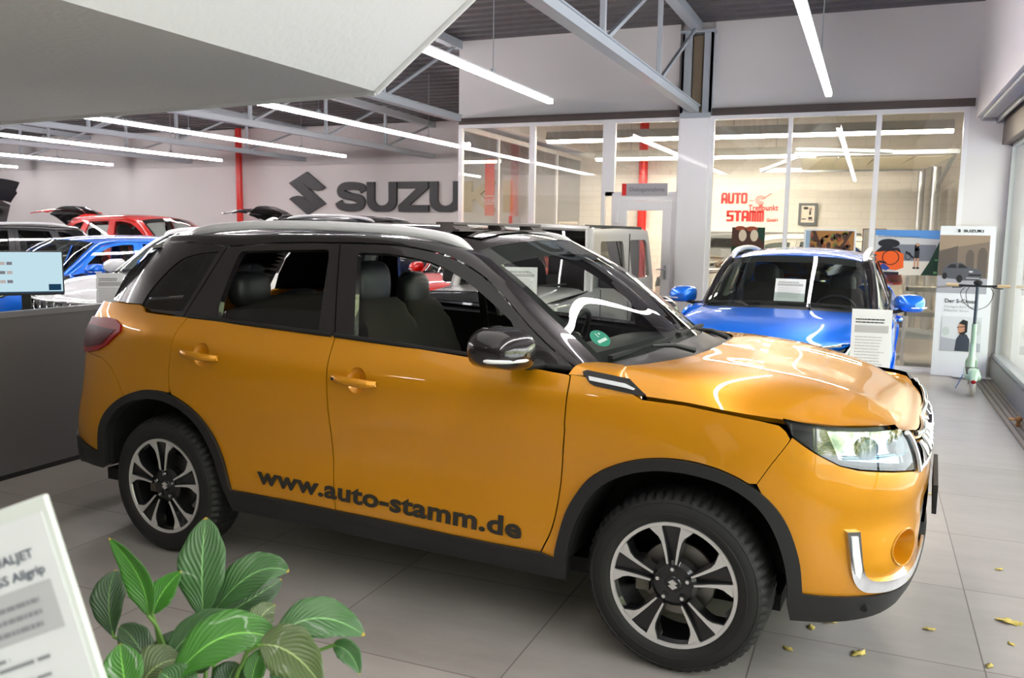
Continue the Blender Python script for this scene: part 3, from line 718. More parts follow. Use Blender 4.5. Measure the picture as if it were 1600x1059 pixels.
def make_seat(parent, x, y, rec=.22, name='front_seat', z0=.62, hr=1.21):
    """a front seat: cushion, backrest, headrest on two posts"""
    s = empty(name, (x, y, z0)); s.parent = parent
    def mk(prof, w0, w1, bulge):
        pts = spl(prof, 4)
        return pts
    # backrest: thick curved slab from hip to shoulder
    nu, nv = 14, 16; P = []
    for i in range(nu+1):
        t = i/nu
        wz = .24*(1-.28*max(0, t-.55)**1.2/.4) if t > .55 else .24+.02*math.sin(t*4)
        ring = []
        cx = -.12 - rec*.62*t; cz = .02 + .60*t
        th = .075*(1-.45*t**3)
        if i in (0, nu): wz *= .82; th *= .5
        for k in range(nv):
            a = 2*PI*k/nv; ca, sa = math.cos(a), math.sin(a)
            bx = th*math.copysign(abs(ca)**.6, ca); by = wz*math.copysign(abs(sa)**.55, sa)
            if ca > 0: bx += .035*abs(sa)**3*(1 if t < .85 else .3)
            ring.append((cx+bx, by, cz+bx*.3))
        P.append(ring + [ring[0]])
    mb = MB().grid(P); mb.add(P[0][:-1], [tuple(range(nv))]); mb.add(P[-1][:-1], [tuple(range(nv))[::-1]])
    mb.build('backrest', SUEDE, s, angle=60)
    MB().ell((.18, 0, -.06), (.27, .25, .09), 18, 10, pw=.6).build('seat_cushion', SUEDE, s, angle=70)
    zc = hr + .105 - z0; xc = -.12 - rec*.62 - .035
    MB().ell((xc, 0, zc), (.058, .128, .114), 22, 14, pw=.66).build('headrest', LEATHER, s, angle=80)
    p = MB()
    for sy in (-.05, .05): p.tube([(xc, sy, zc-.15), (xc, sy, zc-.06)], .006, 8)
    p.build('headrest_posts', CHROME, s)
    return s

# the angular S emblem, height 1
EMB = [(0,.5),(.455,.13),(.36,.075),(.24,.055),(.13,.075),(.03,.14),(-.11,.24),(.455,-.24),(0,-.5),(-.455,-.13),(-.36,-.075),(-.24,-.055),(-.13,-.075),(-.03,-.14),(.11,-.24),(-.455,.24)]

def rim_geo():
    def build():
        sil, blk = MB(), MB()
        def rot2(p, a): c, s_ = math.cos(a), math.sin(a); return (p[0]*c-p[1]*s_, p[0]*s_+p[1]*c)
        # face plane: x horizontal, y up, outer face towards +z of the local frame; placed later
        n = 60
        r0, r1 = .2165, .2335
        vs = [];
        sil.lathe([(r0, 0), (r0+.002, .006), (r1-.003, .008), (r1, .0)], 72)
        for k in range(5):
            a = 2*PI*k/5
            for sg in (1, -1):
                # rib: hub narrow, forks at the rim
                inner = [(.012,.078),(.019,.13),(.028,.18),(.034,.207),(.034,.2175)]
                outer = [(.080,.2035),(.067,.192),(.047,.176),(.0365,.158),(.0268,.12),(.0185,.078)]
                arc = [(.2175*math.sin(t), .2175*math.cos(t)) for t in np.linspace(math.asin(.034/.2175), .386, 5)][1:]
                poly = [(sg*q[0], q[1]) for q in inner + arc + outer]
                if sg > 0: poly = poly[::-1]
                poly = [rot2(q, a) for q in poly]
                sil.prism(poly, -.004, .006)
                blk.prism([(q[0]*1., q[1]*1.) for q in shrink(poly, -.0035)], -.055, .0015)
            # recessed web between the two ribs
            web = [rot2(q, a) for q in [(-.014,.07),(.014,.07),(.034,.2165),(-.034,.2165)][::-1]]
            k0 = len(blk.v)
            vs = [(web[0][0], web[0][1], -.006), (web[1][0], web[1][1], -.006), (web[2][0], web[2][1], -.028), (web[3][0], web[3][1], -.028)]
            blk.add(vs, [(0,1,2,3)])
        blk.lathe([(0,-.006),(.026,-.006),(.030,-.010),(.052,-.012),(.070,-.012),(.084,-.022),(.088,-.06)], 40)
        blk.lathe([(.2335,0),(.232,-.02),(.214,-.03),(.208,-.16),(.225,-.19),(.23,-.19)], 60)
        for k in range(5):   # lug pockets
            a = PI/2 + 2*PI*k/5
            blk.cyl((.057*math.cos(a), .057*math.sin(a), -.02), (.057*math.cos(a), .057*math.sin(a), -.004), .0125, 12)
        return sil.mesh('alloy_face', angle=30), blk.mesh('alloy_body', angle=30)
    return cached('rim', build)
def tyre_geo():
    def build():
        mb = MB(); R0 = .334
        prof = [(.228,.000),(.240,.010),(.262,.016),(.290,.013),(.312,.003),(.322,-.008),(.330,-.022),(R0,-.034),(R0+.001,-.100),(R0,-.166),(.330,-.178),(.322,-.192),(.290,-.212),(.250,-.208),(.228,-.19)]
        n = 180; k = len(prof); vs = []
        for i in range(n):
            a = 2*PI*i/n
            for j, (r, h) in enumerate(prof):
                if j in (5, 6, 7) and (i % 3) == 0: r -= .009
                if j in (9, 10, 11) and (i % 3) == 1: r -= .009
                if j == 8 and (i % 3) == 2: r -= .004
                vs.append((r*math.cos(a), r*math.sin(a), h))
        fs = [(i*k+q, ((i+1) % n)*k+q, ((i+1) % n)*k+q+1, i*k+q+1) for i in range(n) for q in range(k-1)]
        mb.add(vs, fs)
        mb.lathe([(.262,.0165),(.264,.0178),(.266,.0165)], 90)
        mb.lathe([(.300,.0105),(.302,.0118),(.304,.0095)], 90)
        return mb.mesh('tyre', angle=28)
    return cached('tyre', build)
def make_wheel(parent, x, y, side, spin=0., detail=True):
    """side -1: outer face towards -y"""
    w = empty('wheel', (x, y, .331)); w.parent = parent
    # local z (outer) -> -y for the right side
    M = Matrix.Rotation(PI/2, 4, 'X') if side < 0 else Matrix.Rotation(-PI/2, 4, 'X') @ Matrix.Rotation(PI, 4, 'Z')
    sp = Matrix.Rotation(spin, 4, 'Z')
    rot = (M @ sp).to_euler()
    link('tyre', tyre_geo(), TYREM, w, rot=rot)
    a, b = rim_geo()
    link('rim', b, RIMB, w, rot=rot)
    link('rim_face', a, SILV, w, rot=rot)
    def disc(): return MB().lathe([(.05,-.075),(.135,-.075),(.138,-.082),(.135,-.09),(.05,-.09)], 40).mesh('d')
    link('brake_disc', cached('disc', disc), mat('brake_steel', (.55,.54,.52), .35, .9), w, rot=rot)
    if detail:
        def cal(): return MB().box(-.15,-.10,-.06,.06,-.11,-.05).mesh('c')
        link('brake_caliper', cached('cal', cal), mat('caliper_grey', (.45,.43,.40), .5, .5), w, rot=M.to_euler())
        def lug():
            m = MB()
            for k in range(5):
                t = PI/2 + 2*PI*k/5
                m.tube([(.057*math.cos(t), .057*math.sin(t), -.012), (.057*math.cos(t), .057*math.sin(t), .001)], .0075, 6)
            return m.mesh('l', angle=20)
        link('wheel_nuts', cached('lug', lug), CHROME, w, rot=rot)
        def emb():
            return MB().prism([(q[0]*.036, q[1]*.036) for q in EMB], -.006, -.0005).mesh('e', smooth=False)
        link('centre_emblem', cached('wemb', emb), SILV, w, rot=rot)
    return w

def build_crossover(root, paint, upper, rails=True, open_windows=False, tailgate=0., tint=None, clad=BLACKP, interior=True, wheel_detail=False, frames=None):
    frames = frames or upper
    M = lambda name, QNF_fn, m, par, mir, **k: link(name, cached((name, mir, k.get('key')), lambda: panel_mesh(name, cached((name, 'q', k.get('key')), QNF_fn), mir)), m, par)
    for mir in (False, True):
        sg = 1 if mir else -1
        T = lambda poly, fn=None, **k: (lambda: trim(fn or skin(), poly, **k))
        fd = M('front_door', T(P_FRONTDOOR, holes=[CUP(1.352,.952)], gap=.0028, thick=.008), paint, root, mir)
        rd = M('rear_door', T(P_REARDOOR, holes=[CUP(2.222,.993)], gap=.0028, thick=.008), paint, root, mir)
        fe = M('front_fender', T(P_FENDER, gap=.0028), paint, root, mir)
        qu = M('rear_quarter_panel', T(P_QUARTER, gap=.0015), paint, root, mir)
        def ftop():
            a = S(np.array([.424,.35,.25,.19,.135]), np.array([1.052,1.050,1.042,1.018,.990]))
            c = np.array([(-.40,-.76,1.085),(-.345,-.700,1.083),(-.255,-.705,1.078),(-.235,-.745,1.056),(-.150,-.815,1.000)])
            m = (a+c)/2 + np.array([0,-.006,.010])*np.array([[1],[1],[.8],[.4],[0]])
            return grid_mesh('fender_top', net([a, m, c], 5, 5), mirror=mir)
        link('fender_top', cached(('ftop', mir), ftop), paint, fe)
        # window frames, glass
        ff = M('door_frame', T(F_FRONT, gskin(), holes=[W_FRONT], h=.03, thick=.03), frames, fd, mir, key='f')
        rf = M('door_frame', T(F_REAR, gskin(), holes=[W_REAR], h=.03, thick=.03), frames, rd, mir, key='r')
        for par, ln, kk in ((fd, [(-.44,1.057),(-.6,1.068),(-.848,1.084),(-1.2,1.105),(-1.515,1.122)], 'a'), (rd, [(-1.53,1.122),(-1.9,1.136),(-2.213,1.146),(-2.37,1.151)], 'b')):
            def bead(ln=ln):
                L = spl(ln, 4); P = Gz(np.array([q[0] for q in L]), np.array([q[1] for q in L]), .010)
                if mir: P = P*[1,-1,1]
                return MB().tube([tuple(q) for q in P], .011, 8).mesh('bead')
            link('window_bead', cached(('bead', kk, mir), bead), RUB, par)
        for par, poly, kk in ((fd, W_FRONT, 'f'), (rd, W_REAR, 'r')):
            if not open_windows: M('window_glass', T(poly, gskin(-.014), h=.08, thick=0), tint or GLASSM, par, mir, key=kk)
        if open_windows:
            low = [(-2.21,1.135),(-2.20,1.178),(-2.17,1.192),(-1.99,1.205),(-1.80,1.212),(-1.61,1.214),(-1.60,1.12)]
            M('lowered_glass', T(low, gskin(-.025), h=.08, thick=.004), TINT, rd, mir)
        qg = M('rear_pillar', T(Q_OUT, gskin(), holes=[Q_WIN], h=.03, thick=.02), upper, root, mir)
        M('quarter_glass', T(Q_WIN, gskin(-.004), h=.05, thick=0), TINT, qg, mir)
        # handles
        for par, s0, z0, kk in ((fd, 1.360, .950, 'f'), (rd, 2.228, .990, 'r')):
            def hnd(s0=s0, z0=z0):
                N = 14; pts = []; 
                P = []
                for i in range(N+1):
                    t = i/N; s_ = s0 - .112 + .224*t; zz = z0 + .0125*(t-.5)*1.0
                    bow = .034*min(1, math.sin(PI*min(max(t,.0),1))**.5*1.1)
                    c = S(s_, zz, .004 + bow); w = .0185*(1-.3*abs(2*t-1)**3)
                    ring = [(c[0]+0, c[1]-.012*math.cos(a), c[2]+w*math.sin(a)) for a in np.linspace(0, 2*PI, 12, endpoint=False)]
                    ring = [(x_, y_*-sg, z_) for x_, y_, z_ in ring]
                    P.append(ring + [ring[0]])
                m = MB().grid(P, flip=mir); return m.mesh('h', angle=70)
            h = link('door_handle', cached(('hnd', kk, mir), hnd), paint, par)
            def cup(s0=s0, z0=z0):
                # shallow bowl behind the handle
                P = []
                for r, d in [(1.01,0.),(.93,-.007),(.78,-.018),(.5,-.026),(.02,-.030)]:
                    a = np.linspace(0, 2*PI, 25)
                    P.append(S(s0-.007 + .050*r*np.cos(a), z0 + .054*r*np.sin(a), d)*[1, -sg, 1])
                return grid_mesh('cup', P, flip=mir)
            link('handle_cup', cached(('cup', kk, mir), cup), paint, par)
        if not mir and open_windows:
            c = S(1.447, .9555, .038)
            MB().box(-.006,.006,-.004,.002,-.006,.006).build('key_button', BLK, h, loc=tuple(c))
        # cladding
        for nm, ao, ai, kk in (('wheel_arch_trim', AFO, AFI, 'f'), ('wheel_arch_trim', ARO, ARI, 'r')):
            poly = ao + ai[::-1]
            M(nm, T(poly, skin(.014), h=.025, thick=.05), clad, root, mir, key=kk)
        M('side_sill', T(P_SILL, skin(.012), thick=.05), clad, root, mir)
        # wheel wells
        for kk, ai, x0 in (('f', AFI, .0), ('r', ARI, -2.5)):
            def well(ai=ai, x0=x0):
                P = []
                a = np.array([S(q[0], q[1], -.01) for q in ai]); b = a.copy(); b[:, 1] = -.52
                P = np.array([a, b]); mb = MB().grid(P if not mir else P*[1,-1,1])
                c = [tuple(q*[1, -sg, 1]) for q in b]; mb.add(c, [tuple(range(len(c)))])
                return mb.mesh('well', smooth=False)
            link('wheel_well', cached(('well', kk, mir), well), DARK, root)
        # inner dark shell behind the panel gaps
        shell = [(.40,.30),(.40,1.03),(-.30,.93),(-.30,.78)] 
        sh = [(.50,.28),(.46,.60)] + [(q[0], q[1]+.03) for q in AFI[::-1] if -.27 < q[0] < .38][::-1] + [(-.30,.78),(-.30,.92),(.40,1.02),(1.5,1.09),(2.36,1.12),(2.9,1.15),(3.2,1.14),(3.2,.92),(2.85,.80)] + [(q[0], q[1]+.03) for q in ARI if 2.15 < q[0] < 2.80] + [(2.06,.5),(2.06,.28)]
        M('inner_shell', T(sh, skin(-.035), h=.09, thick=0), DARK, root, mir)
        # lamps
        hl = M('headlamp', T(P_LAMP, skin(-.045), h=.05, thick=-.03), LAMPD, root, mir)
        M('lamp_cover', T(P_LAMP, skin(.003), h=.03, thick=.035, gap=.002), LAMPG, hl, mir)
        M('reflector_bowl', T([(-.50,.925),(-.76,.925),(-.80,.905),(-.845,.85),(-.865,.80),(-.70,.822),(-.54,.835)], skin(-.028), h=.04, thick=.01), REFL, hl, mir)
        M('lamp_brow', T([(-.355,.955),(-.49,.938),(-.49,.925),(-.38,.93)], skin(-.012), h=.04, thick=.01), RIMB, hl, mir)
        def proj_():
            m = MB()
            for s0, r in ((-.64,.040),(-.79,.036)):
                c = S(s0, .872, -.012); n = S(s0, .872, .05) - S(s0, .872, 0); n /= np.linalg.norm(n)
                c = c*[1,-sg,1]; n = n*[1,-sg,1]
                m.tube([tuple(c - n*.012), tuple(c + n*.002), tuple(c+n*.002)], [r, r*.9, r*.6], 24)
            return m.mesh('pr')
        link('projector', cached(('proj', mir), proj_), mat('projector_glass', (.35,.42,.48), .05, .8), hl)
        def dbar():
            m = MB()
            for zz in (.838, .846):
                P = S(np.linspace(-.55, -.86, 12), np.full(12, zz), -.018)*[1,-sg,1]
                m.tube([tuple(q) for q in P], .0022, 6)
            return m.mesh('db')
        link('light_guide', cached(('dbar', mir), dbar), mat('cyan_light_guide', (.25,.62,.72), .2, .3), hl)
        tl = M('tail_lamp', T(P_TL, skin(.010), h=.03, thick=.04), REDL, root, mir)
        M('lamp_insert', T([(2.83,1.065),(3.1,1.07),(3.35,1.06),(3.34,.96),(3.10,.955),(2.94,.985)], skin(.0125), h=.05, thick=.004), REDD, tl, mir)
        # rails, mirror
        if rails:
            def rail():
                L = spl([(-.965,.578,1.492),(-1.03,.590,1.532),(-1.15,.594,1.560),(-1.4,.598,1.584),(-1.8,.600,1.596),(-2.15,.598,1.592),(-2.40,.588,1.574),(-2.54,.572,1.552),(-2.63,.555,1.528)], 5)
                P = []
                for i, c in enumerate(L):
                    t = i/(len(L)-1); k = 1.25*min(1, 6*t+.15, 6*(1-t)+.15)
                    ring = [(c[0], (c[1]+.021*k*math.copysign(abs(math.cos(a))**.6, math.cos(a)))*-1*-sg, c[2]-.012+.018*k*math.copysign(abs(math.sin(a))**.6, math.sin(a))) for a in np.linspace(0, 2*PI, 14, endpoint=False)]
                    P.append(ring+[ring[0]])
                m = MB().grid(P); return m.mesh('rail', angle=60)
            link('roof_rail', cached(('rail', mir), rail), RAILM, root)
        mr = empty('side_mirror', (-.62, sg*.985, 1.150)); mr.parent = root
        def mirr():
            m = MB(); P = []
            # shell: rounded block, blunt at the front, flat glass side at the rear
            for i in range(9):
                t = i/8; x_ = .115*math.cos(PI*(1-t)*.5+0)*0
            for t, kx, kk in ((0,-.085,.90),(.15,-.075,1.0),(.4,-.03,1.0),(.65,.03,.93),(.82,.07,.78),(.93,.095,.52),(1.,.104,.04)):
                ring = []
                for a in np.linspace(0, 2*PI, 24, endpoint=False):
                    ca, sa = math.cos(a), math.sin(a)
                    yy = .118*kk*math.copysign(abs(ca)**.75, ca); zz = .074*kk*math.copysign(abs(sa)**.75, sa)
                    zz -= .012*(ca+1)*(.5) if sa < 0 else -.006*ca
                    ring.append((kx+.0*yy, (yy*1.)*1, zz-.01*(kx > .06)))
                P.append(ring+[ring[0]])
            m.grid(P); m.add(P[0][:-1], [tuple(range(24))])
            return m.mesh('mirror', angle=60)
        me = cached('mirr', mirr)
        link('mirror_housing', me, upper, mr, rot=(0, 0, sg*.30))
        def ind():
            m = MB(); pts = [(.085*math.cos(t)+.012, sg*(.122*math.sin(t)), -.034) for t in np.linspace(-.2, 1.55, 12)]
            m.tube(pts, [.004]+[.0075]*10+[.004], 8, flat=1.0); return m.mesh('ind')
        link('mirror_indicator', cached(('ind', mir), ind), WHITEP, mr, rot=(0, 0, sg*.30))
        link('mirror_arm', cached(('arm', mir), lambda: MB().tube([(0, sg*-.02, -.055), (.03, sg*-.12, -.078), (.05, sg*-.195, -.080)], [.03, .028, .034], 10, flat=.6).mesh('arm')), RUB, mr)
        link('mirror_glass', cached('mgl', lambda: MB().ell((-.086, 0, 0), (.003, .098, .058), 20, 8, pw=.7).mesh('mg')), CHROME, mr, rot=(0, 0, sg*.30))
        # fender vent
        vt = M('fender_vent', T([(.372,1.066),(.355,1.073),(.189,1.056),(.122,1.008),(.14,1.003),(.315,1.022),(.335,1.030)], skin(.006), h=.02, thick=.02), clad, fe, mir)
        M('vent_blade', T([(.342,1.054),(.20,1.040),(.160,1.026),(.165,1.020),(.20,1.026),(.335,1.040)], skin(.012), h=.02, thick=.008), CHROME, vt, mir)
    # full-width pieces (both halves in one skin)
    def both(poly, fn=None, **k):
        Q, N, F = trim(fn or skin(), poly, **k)
        Q2, N2 = Q*[1,-1,1], N*[1,-1,1]; n = len(Q)
        return np.concatenate([Q, Q2]), np.concatenate([N, N2]), list(F) + [tuple(n+i for i in f[::-1]) for f in F]
    B = lambda name, fn, m, par=None: link(name, cached(name, lambda: panel_mesh(name, fn())), m, par or root)
    fb = B('front_bumper', lambda: both(P_FBUMP, holes=[FOG], gap=.0, h=.035, thick=.012), paint)
    B('lower_bumper', lambda: both(P_FBLACK, skin(.010), thick=.03), clad)
    li = B('lower_intake', lambda: both(P_INTAKE, skin(-.04), thick=-.04), DARK)
    def mesh_bars():
        m = MB()
        for zz in (.46,.50,.54,.58,.62):
            L = np.linspace(-1.05, -1.43, 8); P = S(L, np.full(8, zz), -.02)
            P = [tuple(q) for q in P] + [tuple(q*[1,-1,1]) for q in P[::-1]]
            m.tube(P, .006, 6)
        return m.mesh('bars')
    link('intake_slats', cached('mb', mesh_bars), BLACKP, li)
    rb = B('rear_bumper', lambda: both(P_RBUMP, gap=.0015, h=.05, thick=.012), paint)
    B('lower_rear_bumper', lambda: both(P_RBLACK, skin(.010), h=.05, thick=.03), clad)
    def fogcup(s__):
        m = MB()
        for s_ in (s__,):
            P = []
            for r, d in ((1.06,.001),(1.02,.005),(.97,.004),(.92,-.010),(.80,-.05),(.66,-.085),(.3,-.09),(.02,-.09)):
                a = np.linspace(0, 2*PI, 33)
                P.append(S(-.845+.085*r*np.cos(a), .512+.062*r*np.sin(a), d)*[1, s_, 1])
            m.grid(P, flip=s_ > 0)
        return m.mesh('fog', angle=60)
    for s_ in (1, -1): link('fog_lamp_recess', cached(('fog', s_), lambda: fogcup(s_)), paint, fb)
    for mir in (False, True):
        ch = M('bumper_chrome', lambda: trim(skin(.014), P_CHR, h=.02, thick=.016), CHROME, fb, mir)
        M('daytime_light', lambda: trim(skin(.018), P_DRL, h=.015, thick=.006), WHITEP, ch, mir)
    gr = B('grille', lambda: both(P_GRILLE, skin(-.035), thick=-.03), BLK)
    def bars():
        m = MB()
        for s_ in (1, -1):
            for k in range(5):
                s0 = -1.40 + k*.10 - (0.0); s1 = s0 + .02
                P = [S(s0+.0*t+(.03*t if k else 0), z_, dz) * [1, -s_, 1] for t, z_, dz in ((0,.785,.0),(.3,.805,.008),(.6,.835,.008),(1,.862,-.002))]
                m.tube([tuple(q) for q in P], [.010,.014,.015,.010], 8, flat=.6)
            P = S(np.linspace(-.885, SF+.001, 20), np.full(20, .775), .004)*[1, -s_, 1]; m.tube([tuple(q) for q in P], .008, 8)
            P = S(np.linspace(-.90, SF+.001, 20), np.linspace(-.90, SF, 20)*0+herm([-1.44,-1.1,-.90],[.872,.876,.900],np.linspace(-.90,SF+.001,20)), .006)*[1, -s_, 1]; m.tube([tuple(q) for q in P], .009, 8)
            P = S(np.array([-.892,-.883,-.872,-.852,-.83,-.81]), np.array([.775,.81,.838,.872,.90,.918]), .008)*[1, -s_, 1]; m.tube([tuple(q) for q in P], .010, 8)
        return m.mesh('bars', angle=60)
    link('grille_bars', cached('gbars', bars), CHROME, gr)
    def gemb():
        return MB().prism([(q[0]*.10, q[1]*.10) for q in EMB], 0, .012).mesh('ge', smooth=False)
    c = S(SF, .825, .012)
    link('grille_emblem', cached('gemb', gemb), CHROME, gr, loc=tuple(c), rot=(PI/2, 0, PI/2))
    def plate(): return MB().box(-.008,.008,-.26,.26,-.055,.055).mesh('pl')
    link('number_plate_holder', cached('plate', plate), BLACKP, fb, loc=(.822, 0, .60))
    # hood
    Hn = HOOD*[1, -1, 1]
    link('hood', cached('hood', lambda: grid_mesh('hood', net(Hn, 7, 6), both=True, flip=True)), paint, root)
    def hedge():
        P = net(Hn, 7, 6); e = P[:, -1]; f = e + np.array([0, .02, -.02]); m = MB()
        for s_ in (1, -1): m.grid(np.array([e, f])*[1, s_, 1])
        fr = P[-1]; g = fr + np.array([-.03, 0, -.02])
        for s_ in (1, -1): m.grid(np.array([fr, g])*[1, s_, 1])
        return m.mesh('hedge')
    link('hood_edge', cached('hedge', hedge), paint, root)
    # cowl
    def cowl():
        a = net(Hn, 7, 6)[0]; keep = a[:, 1] > -.71; a = a[keep] + [0, 0, -.012]
        w = net(WS*[1,-1,1], 5, 6)[0]; w = w[np.linspace(0, len(w)-1, len(a)).astype(int)] + [0, 0, -.004]
        m1 = a*.55 + w*.45 - [0, 0, .022]
        return grid_mesh('cowl', np.array([a, m1, w]), both=True)
    link('windscreen_cowl', cached('cowl', cowl), BLACKP, root)
    W = WS*[1, -1, 1]
    ws = link('windscreen', cached('ws', lambda: grid_mesh('ws', net(W, 8, 6), both=True, flip=True)), GLASSM, root)
    def wsband():
        P = net(W, 8, 6); m = MB()
        top = P[-5:] + np.array([-.002, 0, -.004]); 
        for s_ in (1, -1): m.grid(top*[1, s_, 1])
        sd = P[:, -3:] + np.array([-.002, .002, -.004])
        for s_ in (1, -1): m.grid(sd*[1, s_, 1])
        bt = P[:3] + np.array([-.003, 0, -.003])
        for s_ in (1, -1): m.grid(bt*[1, s_, 1])
        return m.mesh('band')
    link('black_glass_border', cached('wsb', wsband), DARK, ws)
    # roof
    RP = [(-.862,0),(-.872,-.25),(-.902,-.40),(-.932,-.50),(-.962,-.568),(-1.22,-.597),(-1.6,-.602),(-2.25,-.602),(-2.45,-.590),(-2.60,-.565),(-2.72,-.51),(-2.81,-.43),(-2.89,-.30),(-2.94,-.15),(-2.95,0)]
    B('roof', lambda: both(RP, lambda u, v: R(u, v), h=.05, thick=.01), upper)
    def rside():
        A = rows_roofside(); m = grid_mesh('rs', A); return A
    for mir in (False, True):
        link('roof_side', cached(('rs', mir), lambda: grid_mesh('rs', rows_roofside(), mirror=mir)), frames, root)
    # tailgate with rear window; its origin sits on the hinge
    hg = (-2.93, 0, 1.525)
    tg = empty('tailgate', hg); tg.parent = root
    def tlow(): Q, N, F = both(P_TAIL, gap=.002, h=.06, thick=.015); return Q - np.array(hg), N, F
    link('tailgate_panel', cached('tlow', lambda: panel_mesh('tlow', tlow())), paint, tg)
    def tglass(o=0.):
        g0 = Gz(-3.10, 1.186); g1 = Gz(-2.80, 1.478)
        bz = [tuple(g0), (-3.20,-.45,1.175),(-3.26,-.28,1.168),(-3.28,0,1.16)]
        tz = [tuple(g1), (-2.88,-.31,1.495),(-2.93,-.16,1.50),(-2.945,0,1.50)]
        b, t = np.array(bz), np.array(tz); m_ = (b+t)/2 + [-.03, -.02, .01]
        return np.array([b, m_, t])
    link('rear_window', cached('tgl', lambda: grid_mesh('tg', net(tglass()-np.array(hg), 6, 5), both=True)), TINT, tg)
    def spoil():
        a = np.array([(-2.81,-.43,1.522),(-2.89,-.30,1.535),(-2.94,-.15,1.543),(-2.95,0,1.546)]); b = a + [-.06, -.0, -.012]; c2 = b + [.02, 0, -.03]; d = a + [-.0, .02, -.045]
        return grid_mesh('sp', net(np.array([a, b, c2, d])-np.array(hg), 4, 5), both=True)
    link('roof_spoiler', cached('spoil', spoil), upper, tg)
    if tailgate: tg.rotation_euler = (0, tailgate, 0)
    # floor pan, dashboard, seats
    def pan():
        m = MB(); m.box(-3.1,.35,-.70,.70,.24,.30); m.box(-.55,.62,-.50,.50,.30,.72); m.box(-3.1,-2.7,-.60,.60,.30,.74); return m.mesh('pan', smooth=False)
    link('floor_pan', cached('pan', pan), DARK, root)
    if interior:
        def trimp():
            return None
        for mir in (False, True):
            inner = [(.55,.30),(.55,1.045),(1.5,1.085),(2.35,1.115),(2.9,1.13),(2.9,.8),(2.1,.75),(2.0,.30)]
            M('door_lining', (lambda: trim(skin(-.10), inner, h=.1, thick=0)), LEATHER, root, mir)
            def ledge():
                x = np.linspace(-.5,-2.4,12); a = Gz(x, herm([-2.4,-1.5,-.5],[1.14,1.11,1.05],x), -.012); b = S(-x, herm([-2.4,-1.5,-.5],[1.115,1.085,1.04],x), -.10)
                return grid_mesh('lg', np.array([a, b]), mirror=mir)
            link('door_ledge', cached(('ledge', mir), ledge), LEATHER, root)
        def dash():
            P = []
            for x, z, k in ((-.20,1.055,.95),(-.45,1.065,1.),(-.66,1.050,1.),(-.78,1.01,1.),(-.84,.93,1.),(-.82,.80,.98),(-.75,.60,.95)):
                P.append([(x + .06*(abs(y)/.68)**2*(-1 if k == 0 else -.4), y*k, z + .012*math.cos(y*4.6)) for y in np.linspace(-.68, .68, 15)])
            return grid_mesh('dash', net(P, 4, 2))
        link('dashboard', cached('dash', dash), mat('dash_plastic', (.13,.13,.135), .6), root)
        sw = empty('steering_wheel', (-.92, .37, 1.005)); sw.parent = root; sw.rotation_euler = (0, math.radians(-64), 0)
        def ring():
            m = MB(); m.tube([(.182*math.cos(a), .182*math.sin(a), 0) for a in np.linspace(0, 2*PI, 36, endpoint=False)], .0155, 10, closed=True)
            m.ell((0, 0, -.015), (.065, .075, .03), 16, 8, pw=.8)
            for a in (PI/2, -PI/2, 0+PI): m.bar((.05*math.cos(a), .05*math.sin(a), -.01), (.175*math.cos(a), .175*math.sin(a), 0), .035, .014)
            return m.mesh('sw', angle=50)
        link('steering_rim', cached('swr', ring), mat('wheel_leather', (.10,.10,.10), .42), sw)
        fs = make_seat(root, -1.36, -.36, name='front_seat', z0=.62, hr=1.205)
        make_seat(root, -1.58, .36, name='front_seat', z0=.56, hr=1.12)
        rs = empty('rear_bench', (-2.15, 0, .62)); rs.parent = root
        MB().ell((-.20, 0, .26), (.10, .60, .34), 24, 12, pw=.5).build('backrest', SUEDE, rs, angle=70)
        MB().ell((.10, 0, -.04), (.28, .60, .10), 24, 10, pw=.5).build('seat_cushion', SUEDE, rs, angle=70)
        for y in (-.40, 0, .40):
            MB().ell((-.22, y, .64 if y else .53), (.065, .125, .092), 20, 12, pw=.66).build('headrest', LEATHER, rs, angle=80)
        def roofl():
            x = np.linspace(-1.0, -2.9, 16); y = np.linspace(-.58, .58, 9)
            X, Y = np.meshgrid(x, y, indexing='ij'); P = R(X, Y); P[..., 2] -= .03; return grid_mesh('hl', P, flip=True)
        link('roof_lining', cached('hl', roofl), mat('headliner', (.55,.54,.53), .9), root)
        # pillars seen from inside
        for sg in (-1, 1):
            def pil(sg=sg):
                m = MB(); m.tube([(-1.50, sg*.755, 1.09), (-1.53, sg*.70, 1.28), (-1.56, sg*.625, 1.49)], .035, 8)
                m.tube([(-2.50, sg*.72, 1.12), (-2.42, sg*.66, 1.30), (-2.32, sg*.60, 1.48)], .05, 8)
                return m.mesh('pil')
            link('inner_pillar', cached(('pil', sg), pil), mat('pillar_trim', (.62,.62,.62), .6), root)
            def belt(sg=sg):
                return MB().bar((-1.60, sg*.62, 1.42), (-1.52, sg*.66, .70), .045, .004, up=(0, 1, 0)).mesh('belt', smooth=False)
            link('seat_belt', cached(('belt', sg), belt), DARK, root)
    for x, sp in ((0, .05), (-2.5, .02)):
        for sg in (-1, 1): make_wheel(root, x, sg*.868, sg, sp, wheel_detail)
    # wipers lie along the foot of the windscreen
    for kk, (piv, mid, b0, b1) in enumerate((((-.10,-.28,1.098),(-.235,-.42,1.122),(-.330,-.66,1.098),(-.222,-.20,1.130)), ((-.07,.22,1.10),(-.215,.20,1.134),(-.228,-.06,1.134),(-.262,.50,1.120)))):
        wp = empty('wiper', (0, 0, 0)); wp.parent = root
        def wip(piv=piv, mid=mid, b0=b0, b1=b1):
            m = MB(); m.tube([piv, tuple((np.array(piv)+np.array(mid))/2+[0,0,.012]), mid], [.013,.010,.006], 8)
            return m.mesh('wa')
        link('wiper_arm', cached(('wa', kk), wip), BLACKP, wp)
